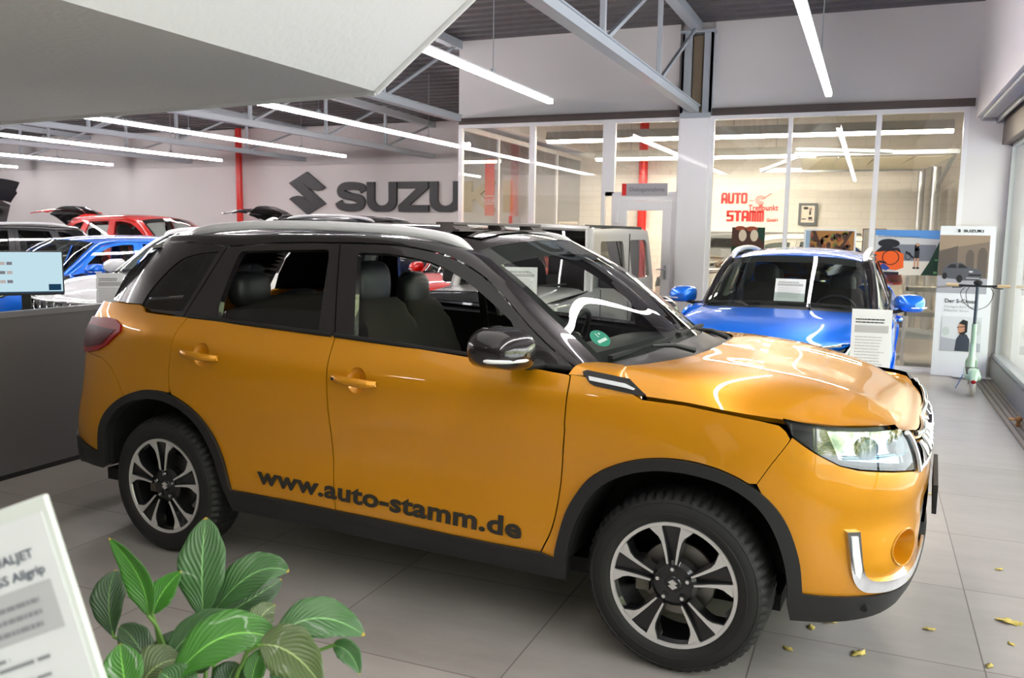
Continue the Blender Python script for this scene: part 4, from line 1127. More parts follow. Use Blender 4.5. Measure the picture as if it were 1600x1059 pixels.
        link('wiper_blade', cached(('wb', kk), lambda: MB().bar(b0, b1, .022, .014).mesh('wb', smooth=False)), RUB, wp)
    return root

def jimny_side(x, z, lift=0.):
    x, z = np.broadcast_arrays(np.asarray(x, float), np.asarray(z, float))
    y = .775 - .115*np.maximum(z-1.0, 0) - .9*np.maximum(z-1.56, 0)**1.5 - .03*np.maximum(.6-z, 0) - .02*np.maximum(x+.4, 0)
    return np.stack([x, -(y+lift), z], -1)
def rrect(x0, x1, z0, z1, r, n=4):
    out = []
    for cx, cz, a0 in ((x1-r, z1-r, 0), (x0+r, z1-r, PI/2), (x0+r, z0+r, PI), (x1-r, z0+r, 3*PI/2)):
        out += [(cx+r*math.cos(a0+PI/2*k/n), cz+r*math.sin(a0+PI/2*k/n)) for k in range(n+1)]
    return out
def build_boxy(root, paint):
    """upright two-door off-roader, axle to axle 2.45"""
    for mir in (False, True):
        sg = 1 if mir else -1
        arch = lambda c: [(c+.42*math.cos(a), .36+.40*math.sin(a)*1.0) for a in np.linspace(0, PI, 14)]
        low = .36
        body = [(.45,.93),(-.30,.98),(-.56,1.00),(-.70,1.30),(-.78,1.60),(-1.6,1.615),(-2.6,1.615),(-3.02,1.60),(-3.08,1.3),(-3.10,.9),(-3.09,low),(-2.87,low)] + arch(-2.45)[::-1][1:] + [(-2.0,low)] + [(-.42,low)] + arch(0)[::-1][1:] + [(.45,low),(.47,.7)]
        w1 = rrect(-1.84,-.88,1.04,1.48,.05); w1 = [(x + (.10*(z-1.04)/.44 if x > -1.2 else 0)*-1, z) for x, z in w1]
        w2 = rrect(-2.93,-2.10,1.05,1.49,.09)
        link('body_side', panel_mesh('js', trim(lambda u, v: jimny_side(u, v), body, holes=[w1, w2], h=.06, thick=.03), mir), paint, root)
        link('door_glass', panel_mesh('jw', trim(lambda u, v: jimny_side(u, v, -.02), w1, h=.2, thick=0), mir), glass('dark_car_glass', (.34,.36,.36), 1.5, extra=.03), root)
        link('quarter_glass', panel_mesh('jw', trim(lambda u, v: jimny_side(u, v, -.02), w2, h=.2, thick=0), mir), glass('dark_car_glass', (.34,.36,.36), 1.5, extra=.03), root)
        for c in (0, -2.45):
            outer = [(c+.47*math.cos(a), .36+.45*math.sin(a)) for a in np.linspace(0, PI, 14)]; inner = [(c+.40*math.cos(a), .36+.38*math.sin(a)) for a in np.linspace(0, PI, 14)][::-1]
            link('wheel_arch_trim', panel_mesh('ja', trim(lambda u, v: jimny_side(u, v, .05), outer+inner, h=.05, thick=.08), mir), BLACKP, root)
        m = MB(); sy = sg*.775
        m.box(-.84,-.83, sy-.004, sy+.004, .45, 1.0); m.box(-1.92,-1.91, sy-.004, sy+.004, .45, 1.56)
        m.build('door_seam', DARK, root, smooth=False)
        MB().box(-1.86,-1.72, sy-.02, sy+.03, .93, .965).build('door_handle', BLACKP, root, bevel=.006)
        mr = empty('side_mirror', (-.80, sg*.87, 1.10)); mr.parent = root
        MB().box(-.05,.05,-.10,.10,-.08,.08).build('mirror_housing', BLACKP, mr, bevel=.03, seg=3)
        MB().bar((0, -sg*.08, -.05), (0, -sg*.16, -.07), .03).build('mirror_arm', BLACKP, mr)
    # roof, windscreen, bonnet, front and rear faces
    x = np.linspace(-.78, -3.02, 14); y = np.linspace(-.655, .655, 13); X, Y = np.meshgrid(x, y, indexing='ij')
    P = np.stack([X, Y, 1.655 - .05*(np.abs(Y)/.655)**4 - .04*((X+1.9)/1.12)**4], -1)
    link('roof', grid_mesh('jr', P, flip=True), paint, root)
    MB().bar((-.8,.62,1.63), (-3.0,.62,1.63), .03, .03).build('rain_gutter', BLACKP, root); MB().bar((-.8,-.62,1.63), (-3.0,-.62,1.63), .03, .03).build('rain_gutter', BLACKP, root)
    ws = net(np.array([[(-.545,0,1.0),(-.55,.4,1.0),(-.59,.70,.995)],[(-.67,0,1.30),(-.675,.38,1.30),(-.70,.67,1.29)],[(-.78,0,1.60),(-.785,.36,1.60),(-.80,.635,1.585)]]), 5, 5)
    wso = link('windscreen', grid_mesh('jws', ws, both=True), glass('dark_car_glass', (.34,.36,.36), 1.5, extra=.03), root)
    m = MB()
    for s_ in (-1, 1): m.tube([(-.575, s_*.715, .99), (-.69, s_*.685, 1.29), (-.79, s_*.648, 1.60)], .034, 8)
    m.tube([(-.79,-.65,1.605),(-.78,0,1.625),(-.79,.65,1.605)], .03, 8); m.build('windscreen_frame', paint, root)
    hood = net(np.array([[(-.56,0,1.03),(-.56,.35,1.03),(-.56,.60,1.02),(-.56,.70,.99)],[(0,0,1.02),(0,.35,1.02),(0,.58,1.01),(0,.66,.96)],[(.40,0,.99),(.40,.35,.99),(.39,.56,.98),(.38,.62,.93)],[(.47,0,.93),(.47,.35,.93),(.46,.56,.92),(.44,.61,.90)]]), 5, 5)
    link('bonnet', grid_mesh('jh', hood, both=True), paint, root)
    m = MB(); m.box(-.56,.46,-.77,.77,.50,.935); m.build('wing_tops', paint, root, bevel=.03, seg=3)
    MB().box(.44,.475,-.36,.36,.68,.86).build('grille', BLK, root, bevel=.02)
    for s_ in (-1, 1): MB().lathe([(0,.03),(.08,.025),(.095,.01),(.10,-.02)], 24, axis='x', c=(.50, s_*.46, .78)).build('round_headlamp', REFL, root)
    MB().box(.40,.62,-.78,.78,.36,.60).build('front_bumper', BLACKP, root, bevel=.04, seg=3)
    MB().box(-3.10,-3.03,-.66,.66,.40,1.02).box(-3.09,-3.02,-.64,.64,1.5,1.62).build('rear_door', paint, root, bevel=.01)
    MB().box(-3.18,-3.0,-.78,.78,.36,.56).build('rear_bumper', BLACKP, root, bevel=.03)
    link('rear_window', MB().box(-3.07,-3.06,-.6,.6,1.02,1.5).mesh('rw'), TINT, root)
    MB().box(-2.95,.3,-.6,.6,.3,.5).box(-1.1,-.6,-.62,.62,.6,1.0).build('floor_pan', DARK, root)
    for y in (-.33, .33):
        s = empty('front_seat', (-1.5, y, .62)); s.parent = root
        MB().ell((-.1, 0, .32), (.09, .24, .34), 16, 10, pw=.6).build('backrest', SUEDE, s)
        MB().ell((-.14, 0, .70), (.05, .13, .10), 16, 10, pw=.6).build('headrest', LEATHER, s)
    for kk in (0, 1):
        MB().bar((-.50, -.45+kk*.55, 1.02), (-.58, .0+kk*.5, 1.06), .018).build('wiper', BLACKP, root)
    for x_ in (0, -2.45):
        for sg in (-1, 1): make_wheel(root, x_, sg*.76, sg, .1, False)
# ------------------------------------------------------------------ cars
ORANGE = mat('orange_metallic_paint', (.875,.59,.02), .36, .42, coat=1., coat_rough=.015)
BLUEP = mat('bright_blue_paint', (.02,.47,.97), .34, .4, coat=1., coat_rough=.015)
WHITEPNT = mat('white_paint', (.93,.94,.95), .35, 0, coat=1., coat_rough=.02)
REDPNT = mat('red_paint', (.88,.10,.06), .35, .1, coat=1., coat_rough=.02)
GREYPNT = mat('grey_metallic_paint', (.72,.72,.71), .36, .35, coat=1., coat_rough=.02)
BEIGE = mat('pale_champagne_paint', (.90,.89,.84), .35, .1, coat=1., coat_rough=.02)
BLACKPNT = mat('black_metallic_paint', (.10,.105,.12), .3, .4, coat=1., coat_rough=.02)
ANTHR = mat('dark_blue_grey_paint', (.16,.18,.22), .3, .4, coat=1., coat_rough=.02)
suv = empty('compact_suv', (-.527, 3.802, 0), math.radians(-3.5017), 'orange two-tone compact SUV with black roof and web address on its doors', 'car')
build_crossover(suv, ORANGE, BLK, rails=True, open_windows=True, wheel_detail=True)
# lettering on the doors
def onside(me, s0, z0, sc_, name, m, par, lift=.004, slope=0.):
    v = np.array([q.co[:] for q in me.vertices]); d = v[:, 2]
    s_ = s0 - v[:, 0]*sc_; z_ = z0 + v[:, 1] + slope*v[:, 0]
    P = S(s_, z_, lift) + 0
    P[:, 1] -= (d - d.min())*.5
    me.vertices.foreach_set('co', P.ravel()); me.update(); recalc(me)
    o = link(name, me, m, par); return o
me = text_mesh('www.auto-stamm.de', .104, .0015, .034, spacing=1.04)
wd = max(q.co.x for q in me.vertices)
bm = bmesh.new(); bm.from_mesh(me); bmesh.ops.triangulate(bm, faces=bm.faces); bmesh.ops.subdivide_edges(bm, edges=[e for e in bm.edges if e.calc_length() > .03], cuts=1); bm.to_mesh(me); bm.free()
onside(me, 1.900, .436, 1.308/wd, 'door_lettering', mat('black_vinyl', (.17,.15,.12), .5), suv, slope=-.034/wd)
# round green sticker low in the windscreen, drawn with its white field
stk = MB(); wsn = net(WS*[1,-1,1], 8, 6)
c_ = wsn[4, -7]; du = wsn[5, -7]-wsn[3, -7]; dv = wsn[4, -6]-wsn[4, -8]; du /= np.linalg.norm(du); dv -= du*np.dot(du, dv); dv /= np.linalg.norm(dv); nn = np.cross(dv, du); nn *= np.sign(nn[2])
c_ = c_ + nn*-.004
P = [tuple(c_ + .044*(du*math.sin(a)+dv*math.cos(a))) for a in np.linspace(0, 2*PI, 32, endpoint=False)]
stk.add(P, [tuple(range(32))]); stk.mat(1)
for u0, u1, v0, v1 in ((-.020,-.006,-.026,.026),(.016,.024,-.018,-.010),(.006,.030,.0,.004)):
    q = [c_ + nn*.0012 + du*a + dv*b for a, b in ((u0,v0),(u1,v0),(u1,v1),(u0,v1))]; stk.add([tuple(x) for x in q], [(0,1,2,3)])
stk.build('windscreen_sticker', [STICKER, WHITEP], suv, smooth=False)
# raised sunroof: dark glass and wind deflector with two openings
m = MB(); x = np.linspace(-1.02, -1.80, 8); y = np.linspace(-.42, .42, 9); X, Y = np.meshgrid(x, y, indexing='ij'); P = R(X, Y); P[..., 2] += .006; m.grid(P, flip=True)
m.build('sunroof_glass', mat('dark_glass_panel', (.02,.02,.025), .06, 0, coat=1.), suv)
m = MB()
for ya, yb in ((-.44,-.30),(.02,.07),(.38,.50)): m.add([(-1.13, ya, 1.570),(-1.13, yb, 1.570),(-1.22, yb, 1.575),(-1.22, ya, 1.575),(-1.16, ya, 1.598),(-1.16, yb, 1.598),(-1.22, yb, 1.604),(-1.22, ya, 1.604)], [(0,1,5,4),(4,5,6,7),(1,2,6,5),(3,0,4,7),(2,3,7,6)])
m.box(-1.24,-1.15,-.44,.50,1.598,1.608); m.box(-1.15,-1.12,-.44,.50,1.568,1.577)
m.build('sunroof_deflector', mat('matt_taupe_plastic', (.33,.30,.30), .6), suv, smooth=False)
S_ = MB(); c = S(-.66, .325, .012); S_.ell((0, 0, 0), (.016, .006, .016), 12, 8).build('parking_sensor', RUB, suv, loc=tuple(c))

def car(name, paint, upper, loc, deg, scale, label, **k):
    r = empty(name, (loc[0], loc[1], 0), math.radians(deg), label, 'car'); r.scale = scale
    build_crossover(r, paint, upper, **k); return r
bl = car('blue_crossover', BLUEP, BLUEP, (-.615, 6.95), -92, (.90,.925,.915), 'bright blue car facing the viewer with silver roof rails and a paper in its windscreen', rails=True, frames=BLK, clad=BLUEP)
wh = car('white_crossover', WHITEPNT, WHITEPNT, (-6.88, 6.60), -92, (1, 1, .98), 'white SUV with chrome grille behind the grey counter')
sw = car('blue_hatchback', BLUEP, BLUEP, (-9.75, 7.35), -97, (.90,.96,.90), 'bright blue hatchback behind the monitor, left of the white SUV', rails=False)
bk = car('black_crossover', BLACKPNT, BLACKPNT, (-12.9, 7.8), -95, (1, 1, 1), 'black car with silver roof rails at the left edge behind the blue hatchback')
rd_ = car('red_minivan', REDPNT, REDPNT, (-11.6, 12.9), -4, (1.08, 1, 1.12), 'red car with open tailgate in the back row left of the red column', rails=False, tailgate=math.radians(72))
ba = car('black_estate', BLACKPNT, BLACKPNT, (-6.70, 13.3), 0, (1.12, 1, 1.13), 'black SUV with raised tailgate below the angular emblem', tailgate=math.radians(72))
dk = car('dark_van', ANTHR, ANTHR, (-19.95, 12.5), 176, (1, 1, 1.06), 'dark car cut off by the left edge with its tailgate swung straight up', tailgate=math.radians(122))
rh = car('red_hatchback', REDPNT, REDPNT, (-4.99, 9.9), -90, (.90,.78,.93), 'red hatchback seen through the open windows of the orange SUV', rails=False)
be = car('champagne_saloon', BEIGE, BEIGE, (-2.35, 13.35), 184, (.84, 1, 1.0), 'pale champagne car in the workshop behind the white column', rails=False)
jm = empty('boxy_offroader', (-3.26, 7.50, 0), math.radians(-90), 'grey boxy off-roader parked behind the orange SUV', 'car')
build_boxy(jm, GREYPNT)
# ------------------------------------------------------------------ signs, posters and letters
DKSIGN = mat('anthracite_letter', (.20,.20,.215), .45)
GLAREL = mat('letter_glass_glare', (.80,.72,.56), .5)  # pale tone is the office glass reflection, painted into the letters
REDS = mat('red_print', (.86,.10,.08), .5)
def letter(name, outline, x, m, lab, cat='letter', group='big wall letters', z=1.95, y=YB-.10, k=1.):
    mb = MB(); M = Matrix(((1,0,0,0),(0,0,-1,0),(0,1,0,0),(0,0,0,1)))
    for poly in outline: mb.prism(poly, 0, .07, M)
    o = mb.build(name, m, smooth=False, loc=(x, YB-.002, z)); recalc(o.data); return tag(o, lab, cat, group)
def strip2(path, w, n=5):
    P = np.array(spl(path, n)); t = np.gradient(P, axis=0); t /= np.linalg.norm(t, axis=1, keepdims=True); nn = np.stack([-t[:, 1], t[:, 0]], 1)
    return [tuple(q) for q in P + nn*w/2] + [tuple(q) for q in (P - nn*w/2)[::-1]]
SL = [strip2([(.700,.435),(.655,.505),(.555,.545),(.37,.560),(.20,.545),(.105,.480),(.115,.400),(.22,.350),(.37,.325),(.53,.298),(.625,.250),(.635,.165),(.54,.100),(.37,.083),(.20,.098),(.085,.140),(.04,.210)], .172)]
UO = [(0,.64),(0,.24)] + [(.26-.26*math.cos(a)*1.0 if a < PI/2 else .48-.26*math.cos(a), .24-.24*math.sin(a)) for a in np.linspace(.1, PI-.1, 14)] + [(.74,.24),(.74,.64),(.55,.64),(.55,.26)] + [(.37+.18*math.cos(a), .26-.13*math.sin(a)) for a in np.linspace(.15, PI-.15, 10)] + [(.19,.26),(.19,.64)]
ZL = [(0,.64),(.72,.64),(.72,.50),(.27,.145),(.73,.145),(.73,0),(0,0),(0,.135),(.44,.495),(0,.495)]
KL = [(0,.64),(.19,.64),(.19,.41),(.52,.64),(.77,.64),(.38,.37),(.80,0),(.55,0),(.25,.27),(.19,.225),(.19,0),(0,0)]
EM = [(q[0]*1.07, q[1]*.96) for q in EMB]
letter('wall_emblem', [EM], -11.84, DKSIGN, 'angular anthracite emblem on the wall left of the big letters', 'emblem', None, z=2.35)
letter('sign_letter_s', SL, -11.05, DKSIGN, 'anthracite letter S beginning the big word on the back wall')
letter('sign_letter_u', [UO], -10.27, DKSIGN, 'anthracite letter U between the S and the Z of the big word')
letter('sign_letter_z', [ZL], -9.48, DKSIGN, 'anthracite letter Z in the middle of the big word')
letter('sign_letter_u', [UO], -8.72, DKSIGN, 'anthracite letter U right of the Z, touching the white office post')
letter('sign_letter_k', [KL], -7.92, GLAREL, 'letter K seen through the office glass, coloured pale for the glass reflection')
letter('sign_letter_i', [[(0,0),(.18,0),(.18,.64),(0,.64)]], -7.02, GLAREL, 'letter I last of the big word, coloured pale for the reflection in the glass')
def art(name, x, y, z, w, h, layers, lab=None, cat='poster', group=None, parent=None, t=.012, frame=None, fw=.02, lean=0., rz=0., back=WHITEP):
    """flat board with printed areas: layers = [(material, [polygons in 0..1])]"""
    root = empty(name, (x, y, z), rz, lab, cat, group) if parent is None else parent
    mb = MB(); mb.box(0, w, 0, t, 0, h); o = mb.build('board', back, root, smooth=False)
    ms = []; pb = MB()
    for i, (m, polys) in enumerate(layers):
        ms.append(m); pb.mat(i)
        for p in polys: pb.add([(q[0]*w, -.0008-.0006*i, q[1]*h) for q in p], [tuple(range(len(p)))])
    pb.build('print', ms, root, smooth=False)
    if frame:
        f = MB()
        f.box(-fw, w+fw, -.012, t, h, h+fw).box(-fw, w+fw, -.012, t, -fw, 0).box(-fw, 0, -.012, t, 0, h).box(w, w+fw, -.012, t, 0, h); f.build('frame', frame, root, smooth=False)
    if lean: root.rotation_euler = (lean, 0, rz)
    return root
def sq(a, b, c, d): return [(a, c), (b, c), (b, d), (a, d)]
def disc(cx, cy, rx, ry, n=20): return [(cx+rx*math.cos(2*PI*i/n), cy+ry*math.sin(2*PI*i/n)) for i in range(n)]
def ringp(cx, cy, rx, ry, k=.8, n=24):
    return [[(cx+rx*math.cos(a), cy+ry*math.sin(a)), (cx+rx*math.cos(b), cy+ry*math.sin(b)), (cx+rx*k*math.cos(b), cy+ry*k*math.sin(b)), (cx+rx*k*math.cos(a), cy+ry*k*math.sin(a))] for a, b in ((2*PI*i/n, 2*PI*(i+1)/n) for i in range(n))]
pm = lambda n, c: mat('print_'+n, c, .35)
def words(parent, txt, x, z, size, m, y=-.004, name='wording', bold=.0, depth=.001, maxw=None):
    me = text_mesh(txt, size, depth, bold)
    if maxw:
        wd = max(v.co.x for v in me.vertices)
        me.transform(Matrix.Scale(maxw/wd, 4, (1, 0, 0)))
    return link(name, me, m, parent, loc=(x, y, z), rot=(PI/2, 0, 0))
# workshop wall lettering
wl = empty('wall_lettering', (-2.63, YB-.012, 1.78), 0, 'red painted dealership lettering on the white workshop wall', 'sign')
BK = {'A': [(0,.34,0,.88),(.66,1,0,.88),(.12,.88,.82,1),(.26,.74,.28,.50)], 'U': [(0,.34,.12,1),(.66,1,.12,1),(.10,.90,0,.20)], 'T': [(0,1,.80,1),(.30,.70,0,.80)], 'O': [(0,.34,.1,.9),(.66,1,.1,.9),(.1,.9,0,.2),(.1,.9,.8,1)],
      'S': [(0,1,.82,1),(0,.36,.45,.82),(0,1,.42,.60),(.64,1,.16,.42),(0,1,0,.18)], 'M': [(0,.28,0,.92),(.36,.64,0,.92),(.72,1,0,.92),(.06,.94,.80,1)]}
def block(txt, x, z, w, h, name):
    m = MB(); cw = w/len(txt)
    for i, ch in enumerate(txt):
        for x0, x1, z0, z1 in BK[ch]: m.box(x+cw*(i+x0*.96), x+cw*(i+x1*.96), -.003, 0, z+z0*h, z+z1*h)
    m.build(name, REDS, wl, smooth=False)
block('AUTO', 0, .355, .48, .20, 'large_word'); words(wl, 'Treffpunkt', .50, .235, .14, REDS, bold=.02, maxw=.53)
block('STAMM', .11, .03, .68, .20, 'large_word'); words(wl, 'GmbH', .83, .03, .085, REDS, bold=.015, maxw=.20)
m = MB()
for r in (.085, .058, .03): m.tube([(.71+r*math.cos(a), -.002, .42+r*.9*math.sin(a)) for a in np.linspace(.2, 2*PI-.7, 20)], .005, 4)
m.bar((.50,-.002,.41), (.60,-.002,.41), .004, .010); m.bar((.74,-.002,.44), (.90,-.002,.54), .004, .012); m.build('dial_emblem', REDS, wl)
# office sign over the door
ds = art('door_sign', -3.04, YP-.075, 2.05, .60, .155, [(mat('sign_grey', (.66,.65,.67), .4), [sq(.1,1,0,1)]), (mat('sign_red', (.85,.12,.10), .4), [sq(0,.1,0,1)])], 'grey sign with red edge and the word Dialogannahme above the door', 'sign')
words(ds, 'Dialogannahme', .10, .055, .072, mat('sign_text', (.42,.42,.44), .5), maxw=.46)
BR1, BR2, GRN, SKN = pm('brown', (.30,.20,.16)), pm('rust', (.62,.30,.20)), pm('dark_green', (.06,.24,.17)), pm('cream', (.88,.82,.72))
art('shoe_poster', -1.62, YP-.0175, 1.30, .40, .36, [(BR1, [sq(0,1,0,1)]), (GRN, [[(.72,1),(1,1),(1,.45),(.8,.7)], [(0,0),(1,0),(1,.18),(.5,.30),(0,.34)]]), (BR2, [disc(.25,.97,.16,.08), disc(.60,.95,.18,.09)]), (SKN, [disc(.33,.72,.12,.20), disc(.68,.72,.12,.20)])], 'small dark poster with two pale shoes on the glass behind the blue car')
AUT = [pm('ochre', (.68,.48,.25)), pm('leaf_green', (.42,.46,.22)), pm('auburn', (.60,.32,.20)), pm('brown', (.30,.20,.16))]
rr_ = random.Random(3); ly = [(AUT[0], [sq(0,1,0,1)])] + [(AUT[i], [disc(rr_.random()*.84+.08, rr_.random()*.8+.1, .03+.04*rr_.random(), .05+.06*rr_.random(), 7) for _ in range(26)]) for i in (1, 2, 0, 3)]
ly += [(pm('pale_sky', (.62,.72,.80)), [[(0,.45),(.09,.5),(.10,1),(0,1)]]), (pm('brown', (.30,.20,.16)), [[(.12,1),(.20,1),(.42,.3),(.36,.3)], [(.9,1),(.97,1),(.70,.3),(.64,.3)]])]
art('landscape_picture', -.74, YP-.0175, 1.22, .55, .41, ly, 'autumn coloured picture in a white frame standing behind the blue car roof', 'picture', frame=WHITEP)
ORG, GRY, SLV, BLKP, BLU, SKY1, DKG, LGR = pm('orange', (.93,.38,.10)), pm('mid_grey', (.48,.49,.53)), pm('light_grey', (.80,.80,.81)), pm('black', (.10,.10,.12)), pm('blue', (.16,.28,.60)), pm('sky_blue', (.35,.58,.85)), pm('forest', (.05,.22,.15)), pm('warm_white', (.90,.87,.82))
bp_ = art('bicycle_poster', .04, YP-.0175, 1.13, .69, .52, [(SLV, [sq(0,1,0,1)]), (SKY1, [[(0,.88),(1,.80),(1,1),(0,1)]]), (GRY, [sq(.30,.95,.32,.68)]), (LGR, [[(.32,.0),(.80,.0),(1,.3),(1,.30),(.42,.30)]]), (DKG, [[(.74,0),(1,0),(1,.78),(.86,.30)]]), (BLKP, [disc(.22,.70,.17,.10), sq(0,.40,0,.06), [(0,.48),(.1,.62),(.38,.60),(.42,.5)]]),
   (ORG, [[(0,.14),(.36,.10),(.47,.16),(.46,.46),(.34,.54),(0,.50)]]), (BLKP, ringp(.26,.38,.135,.17,.88) + [[(.02,.28),(.20,.24),(.2,.28),(.02,.33)], disc(.655,.62,.035,.09), sq(.625,.70,.38,.60), [(.48,.50),(.62,.36),(.62,.40),(.50,.54)]] + ringp(.53,.42,.05,.09,.8,14)), (pm('skin', (.80,.58,.46)), [sq(.625,.650,.17,.38), sq(.672,.70,.17,.38), disc(.665,.68,.025,.035)]),
   (BLKP, [sq(.61,.655,.14,.18), sq(.665,.71,.14,.18)]), (BLU, [[(.05,.16),(.16,.25),(.26,.14),(.2,.09)]]), (pm('lime', (.45,.70,.45)), [sq(.93,.985,.04,.09), sq(.94,.985,.33,.36)])], 'blue-sky poster of an orange car and a person in black with bicycles')
words(bp_, 'alles ready für dein nächstes Abenteuer', .03, .435, .028, pm('slate', (.30,.36,.48)), y=-.012)
# standing banner leaning on the pier
st1, st2, st3 = pm('sandstone', (.62,.54,.46)), pm('dark_stone', (.38,.34,.31)), pm('asphalt', (.66,.66,.69))
bn = art('advertising_banner', .72, YP-.24, 0.005, .56, 1.70, [(pm('mid_stone', (.50,.44,.39)), [sq(0,.90,.555,.94)]), (st1, [[(0,.94),(.9,.94),(.9,.90),(0,.84)]]), (st2, [[(0,.655),(0,.83),(.34,.87),(.34,.655)], [(.50,.66)]+[(.565+.075*math.cos(a), .80+.045*math.sin(a)) for a in np.linspace(PI,0,8)]+[(.64,.66)], [(.70,.66)]+[(.785+.085*math.cos(a), .81+.05*math.sin(a)) for a in np.linspace(PI,0,8)]+[(.87,.66)]]),
   (st3, [[(0,.555),(.90,.555),(.90,.655),(0,.67)]]), (pm('kerb', (.52,.50,.49)), [[(0,.585),(.30,.595),(.42,.615),(.30,.608),(0,.598)]]), (pm('car_grey', (.33,.34,.37)), [[(.06,.655),(.10,.665),(.08,.70),(.14,.735),(.22,.755),(.42,.758),(.54,.73),(.74,.715),(.80,.69),(.79,.655),(.70,.642),(.42,.640),(.30,.650)]]),
   (BLKP, [[(.16,.722),(.22,.745),(.32,.748),(.34,.722)], [(.36,.722),(.38,.750),(.44,.748),(.54,.724)], disc(.13,.668,.045,.022), disc(.40,.652,.055,.026), sq(.56,.78,.672,.684)]), (SLV, [sq(.52,.76,.655,.660), disc(.60,.700,.04,.006)]),
   (pm('pale_photo', (.86,.87,.88)), [sq(.14,.86,.17,.40)]), (pm('street_photo', (.70,.71,.74)), [[(.14,.17),(.86,.17),(.86,.225),(.14,.26)]]), (pm('haze_green', (.78,.82,.80)), [disc(.22,.30,.07,.03), disc(.80,.33,.05,.05)]), (pm('dark_jumper', (.22,.24,.30)), [[(.40,.17),(.66,.17),(.66,.25),(.60,.285),(.48,.285),(.42,.25)]]), (pm('skin', (.80,.58,.46)), [[(.43,.33),(.47,.36),(.56,.36),(.57,.285),(.50,.275),(.45,.293),(.445,.31)]]), (BLKP, [[(.45,.355),(.52,.382),(.61,.372),(.61,.30),(.56,.285),(.56,.345)], [(.42,.330),(.56,.338),(.56,.333),(.42,.326)], [(.455,.295),(.50,.276),(.57,.283),(.57,.305),(.50,.295)]])],
   'tall white banner with photo of a grey car and a man with glasses', 'banner', lean=math.radians(-4), t=.02)
words(bn, 'SUZUKI', .235, 1.632, .040, pm('black', (.1,.1,.12)), bold=.03, maxw=.20); words(bn, 'Der S-Cross.', .09, .835, .062, pm('black', (.1,.1,.12)), bold=.01, maxw=.33)
words(bn, 'Designt fürs Leben.', .09, .78, .036, pm('soft_grey', (.70,.70,.71)), maxw=.36); words(bn, 'Macht Sinn.', .09, .735, .036, pm('soft_grey', (.70,.70,.71)), maxw=.26)
M_ = MB().prism([(q[0]*.04, q[1]*.04) for q in EMB], 0, .001); M_.build('small_emblem', pm('black', (.1,.1,.12)), bn, smooth=False, loc=(.19,-.014,1.647), rot=(PI/2,0,0))
MB().box(.22,.60,-.14,-.02,0,.012).build('foot', WHITEP, bn, smooth=False)
# pictures further back
fp = art('framed_award', -1.20, YB-.05, 1.80, .23, .30, [(pm('warm_white', (.9,.87,.82)), [sq(0,1,0,1)]), (BLKP, [disc(.35,.85,.2,.08), sq(.6,.75,.45,.68), sq(.05,.40,.18,.24), sq(.55,.85,.20,.33)]), (pm('mauve', (.6,.5,.5)), [disc(.7,.78,.12,.10), sq(.55,.9,.12,.18)])], 'dark framed award sheet on the workshop wall', 'picture', frame=mat('dark_frame', (.38,.40,.42), .4), fw=.045)
art('office_picture', -6.75, 14.8, 1.28, .36, .45, [(pm('pale_photo', (.86,.87,.88)), [sq(.05,.95,.05,.95)]), (pm('sandy', (.75,.71,.60)), [[(.05,.3),(.6,.95),(.05,.95)]])], 'white framed picture in the glazed office left of the red banner', 'picture', frame=WHITEP)
art('notice_board', -5.62, 13.4, 1.42, .36, .40, [(pm('light_grey', (.8,.8,.81)), [sq(.16,1,0,1)]), (mat('sign_red', (.85,.12,.10), .4), [sq(0,.16,0,1)])], 'grey notice with a red left edge inside the glazed office', 'notice')
art('small_certificate', -4.95, 14.0, 1.50, .34, .25, [(pm('cream', (.88,.82,.72)), [sq(.08,.92,.1,.9)]), (pm('sandy', (.75,.71,.60)), [[(.08,.1),(.92,.1),(.92,.3),(.08,.6)]])], 'small beige certificate in the middle of the office wall', 'picture', frame=mat('thin_frame', (.75,.72,.66), .5), fw=.012)
rb_ = art('red_pennant', -5.97, 13.2, 1.82, .165, .92, [(REDS, [sq(0,1,.0,1)]), (pm('warm_white', (.9,.87,.82)), [sq(0,1,.20,.22), sq(0,1,.34,.36)])], 'narrow red vertical banner hanging in the glazed office', 'banner', back=REDS)
words(rb_, 'Suzuki', -.07, .22, .11, WHITEP, maxw=.30)
art('wooden_panel_chart', -.10, YP-.05+.9, 1.0, .26, .66, [(LGR, [sq(.06,.94,.03,.97)])], 'pale chart with thin brown border behind the bicycle poster edge', 'chart', frame=mat('brown_edge', (.60,.45,.38), .5), fw=.01)

# ------------------------------------------------------------------ workshop interior
t = empty('sectional_door_track', (-1.0, 13.5, 2.36), label='open overhead garage door with rails under the workshop ceiling', cat='garage door')
m = MB(); m.box(-.12, 2.05, -.03, .03, .36, .42); m.box(-.75, 1.65, 1.25, 1.31, .22, .28); m.bar((2.0,0,.39), (1.95,2.4,.05), .05); m.bar((-.05,0,.36), (-.72,1.28,.25), .05); m.build('rail', STEEL, t, smooth=False)
m = MB()
for k in range(4):
    m.add([(-.02+k*.51, .05, .33), (.45+k*.51, .05, .33), (.36+k*.44, 1.2, .24), (-.10+k*.44, 1.2, .24), (-.02+k*.51, .05, .35), (.45+k*.51, .05, .35), (.36+k*.44, 1.2, .26), (-.10+k*.44, 1.2, .26)], [(0,1,2,3),(7,6,5,4),(0,4,5,1),(1,5,6,2),(2,6,7,3),(3,7,4,0)])
m.build('door_panel', mat('cream_panel', (.86,.84,.76), .5), t, smooth=False)
m = MB(); m.cyl((-.10,-.06,.46), (1.2,-.06,.40), .028, 12); m.build('torsion_spring', STEEL, t)
t = empty('heating_pipe', (.72, 16.3, 0), label='pair of vertical grey pipes in the right corner of the workshop', cat='pipe')
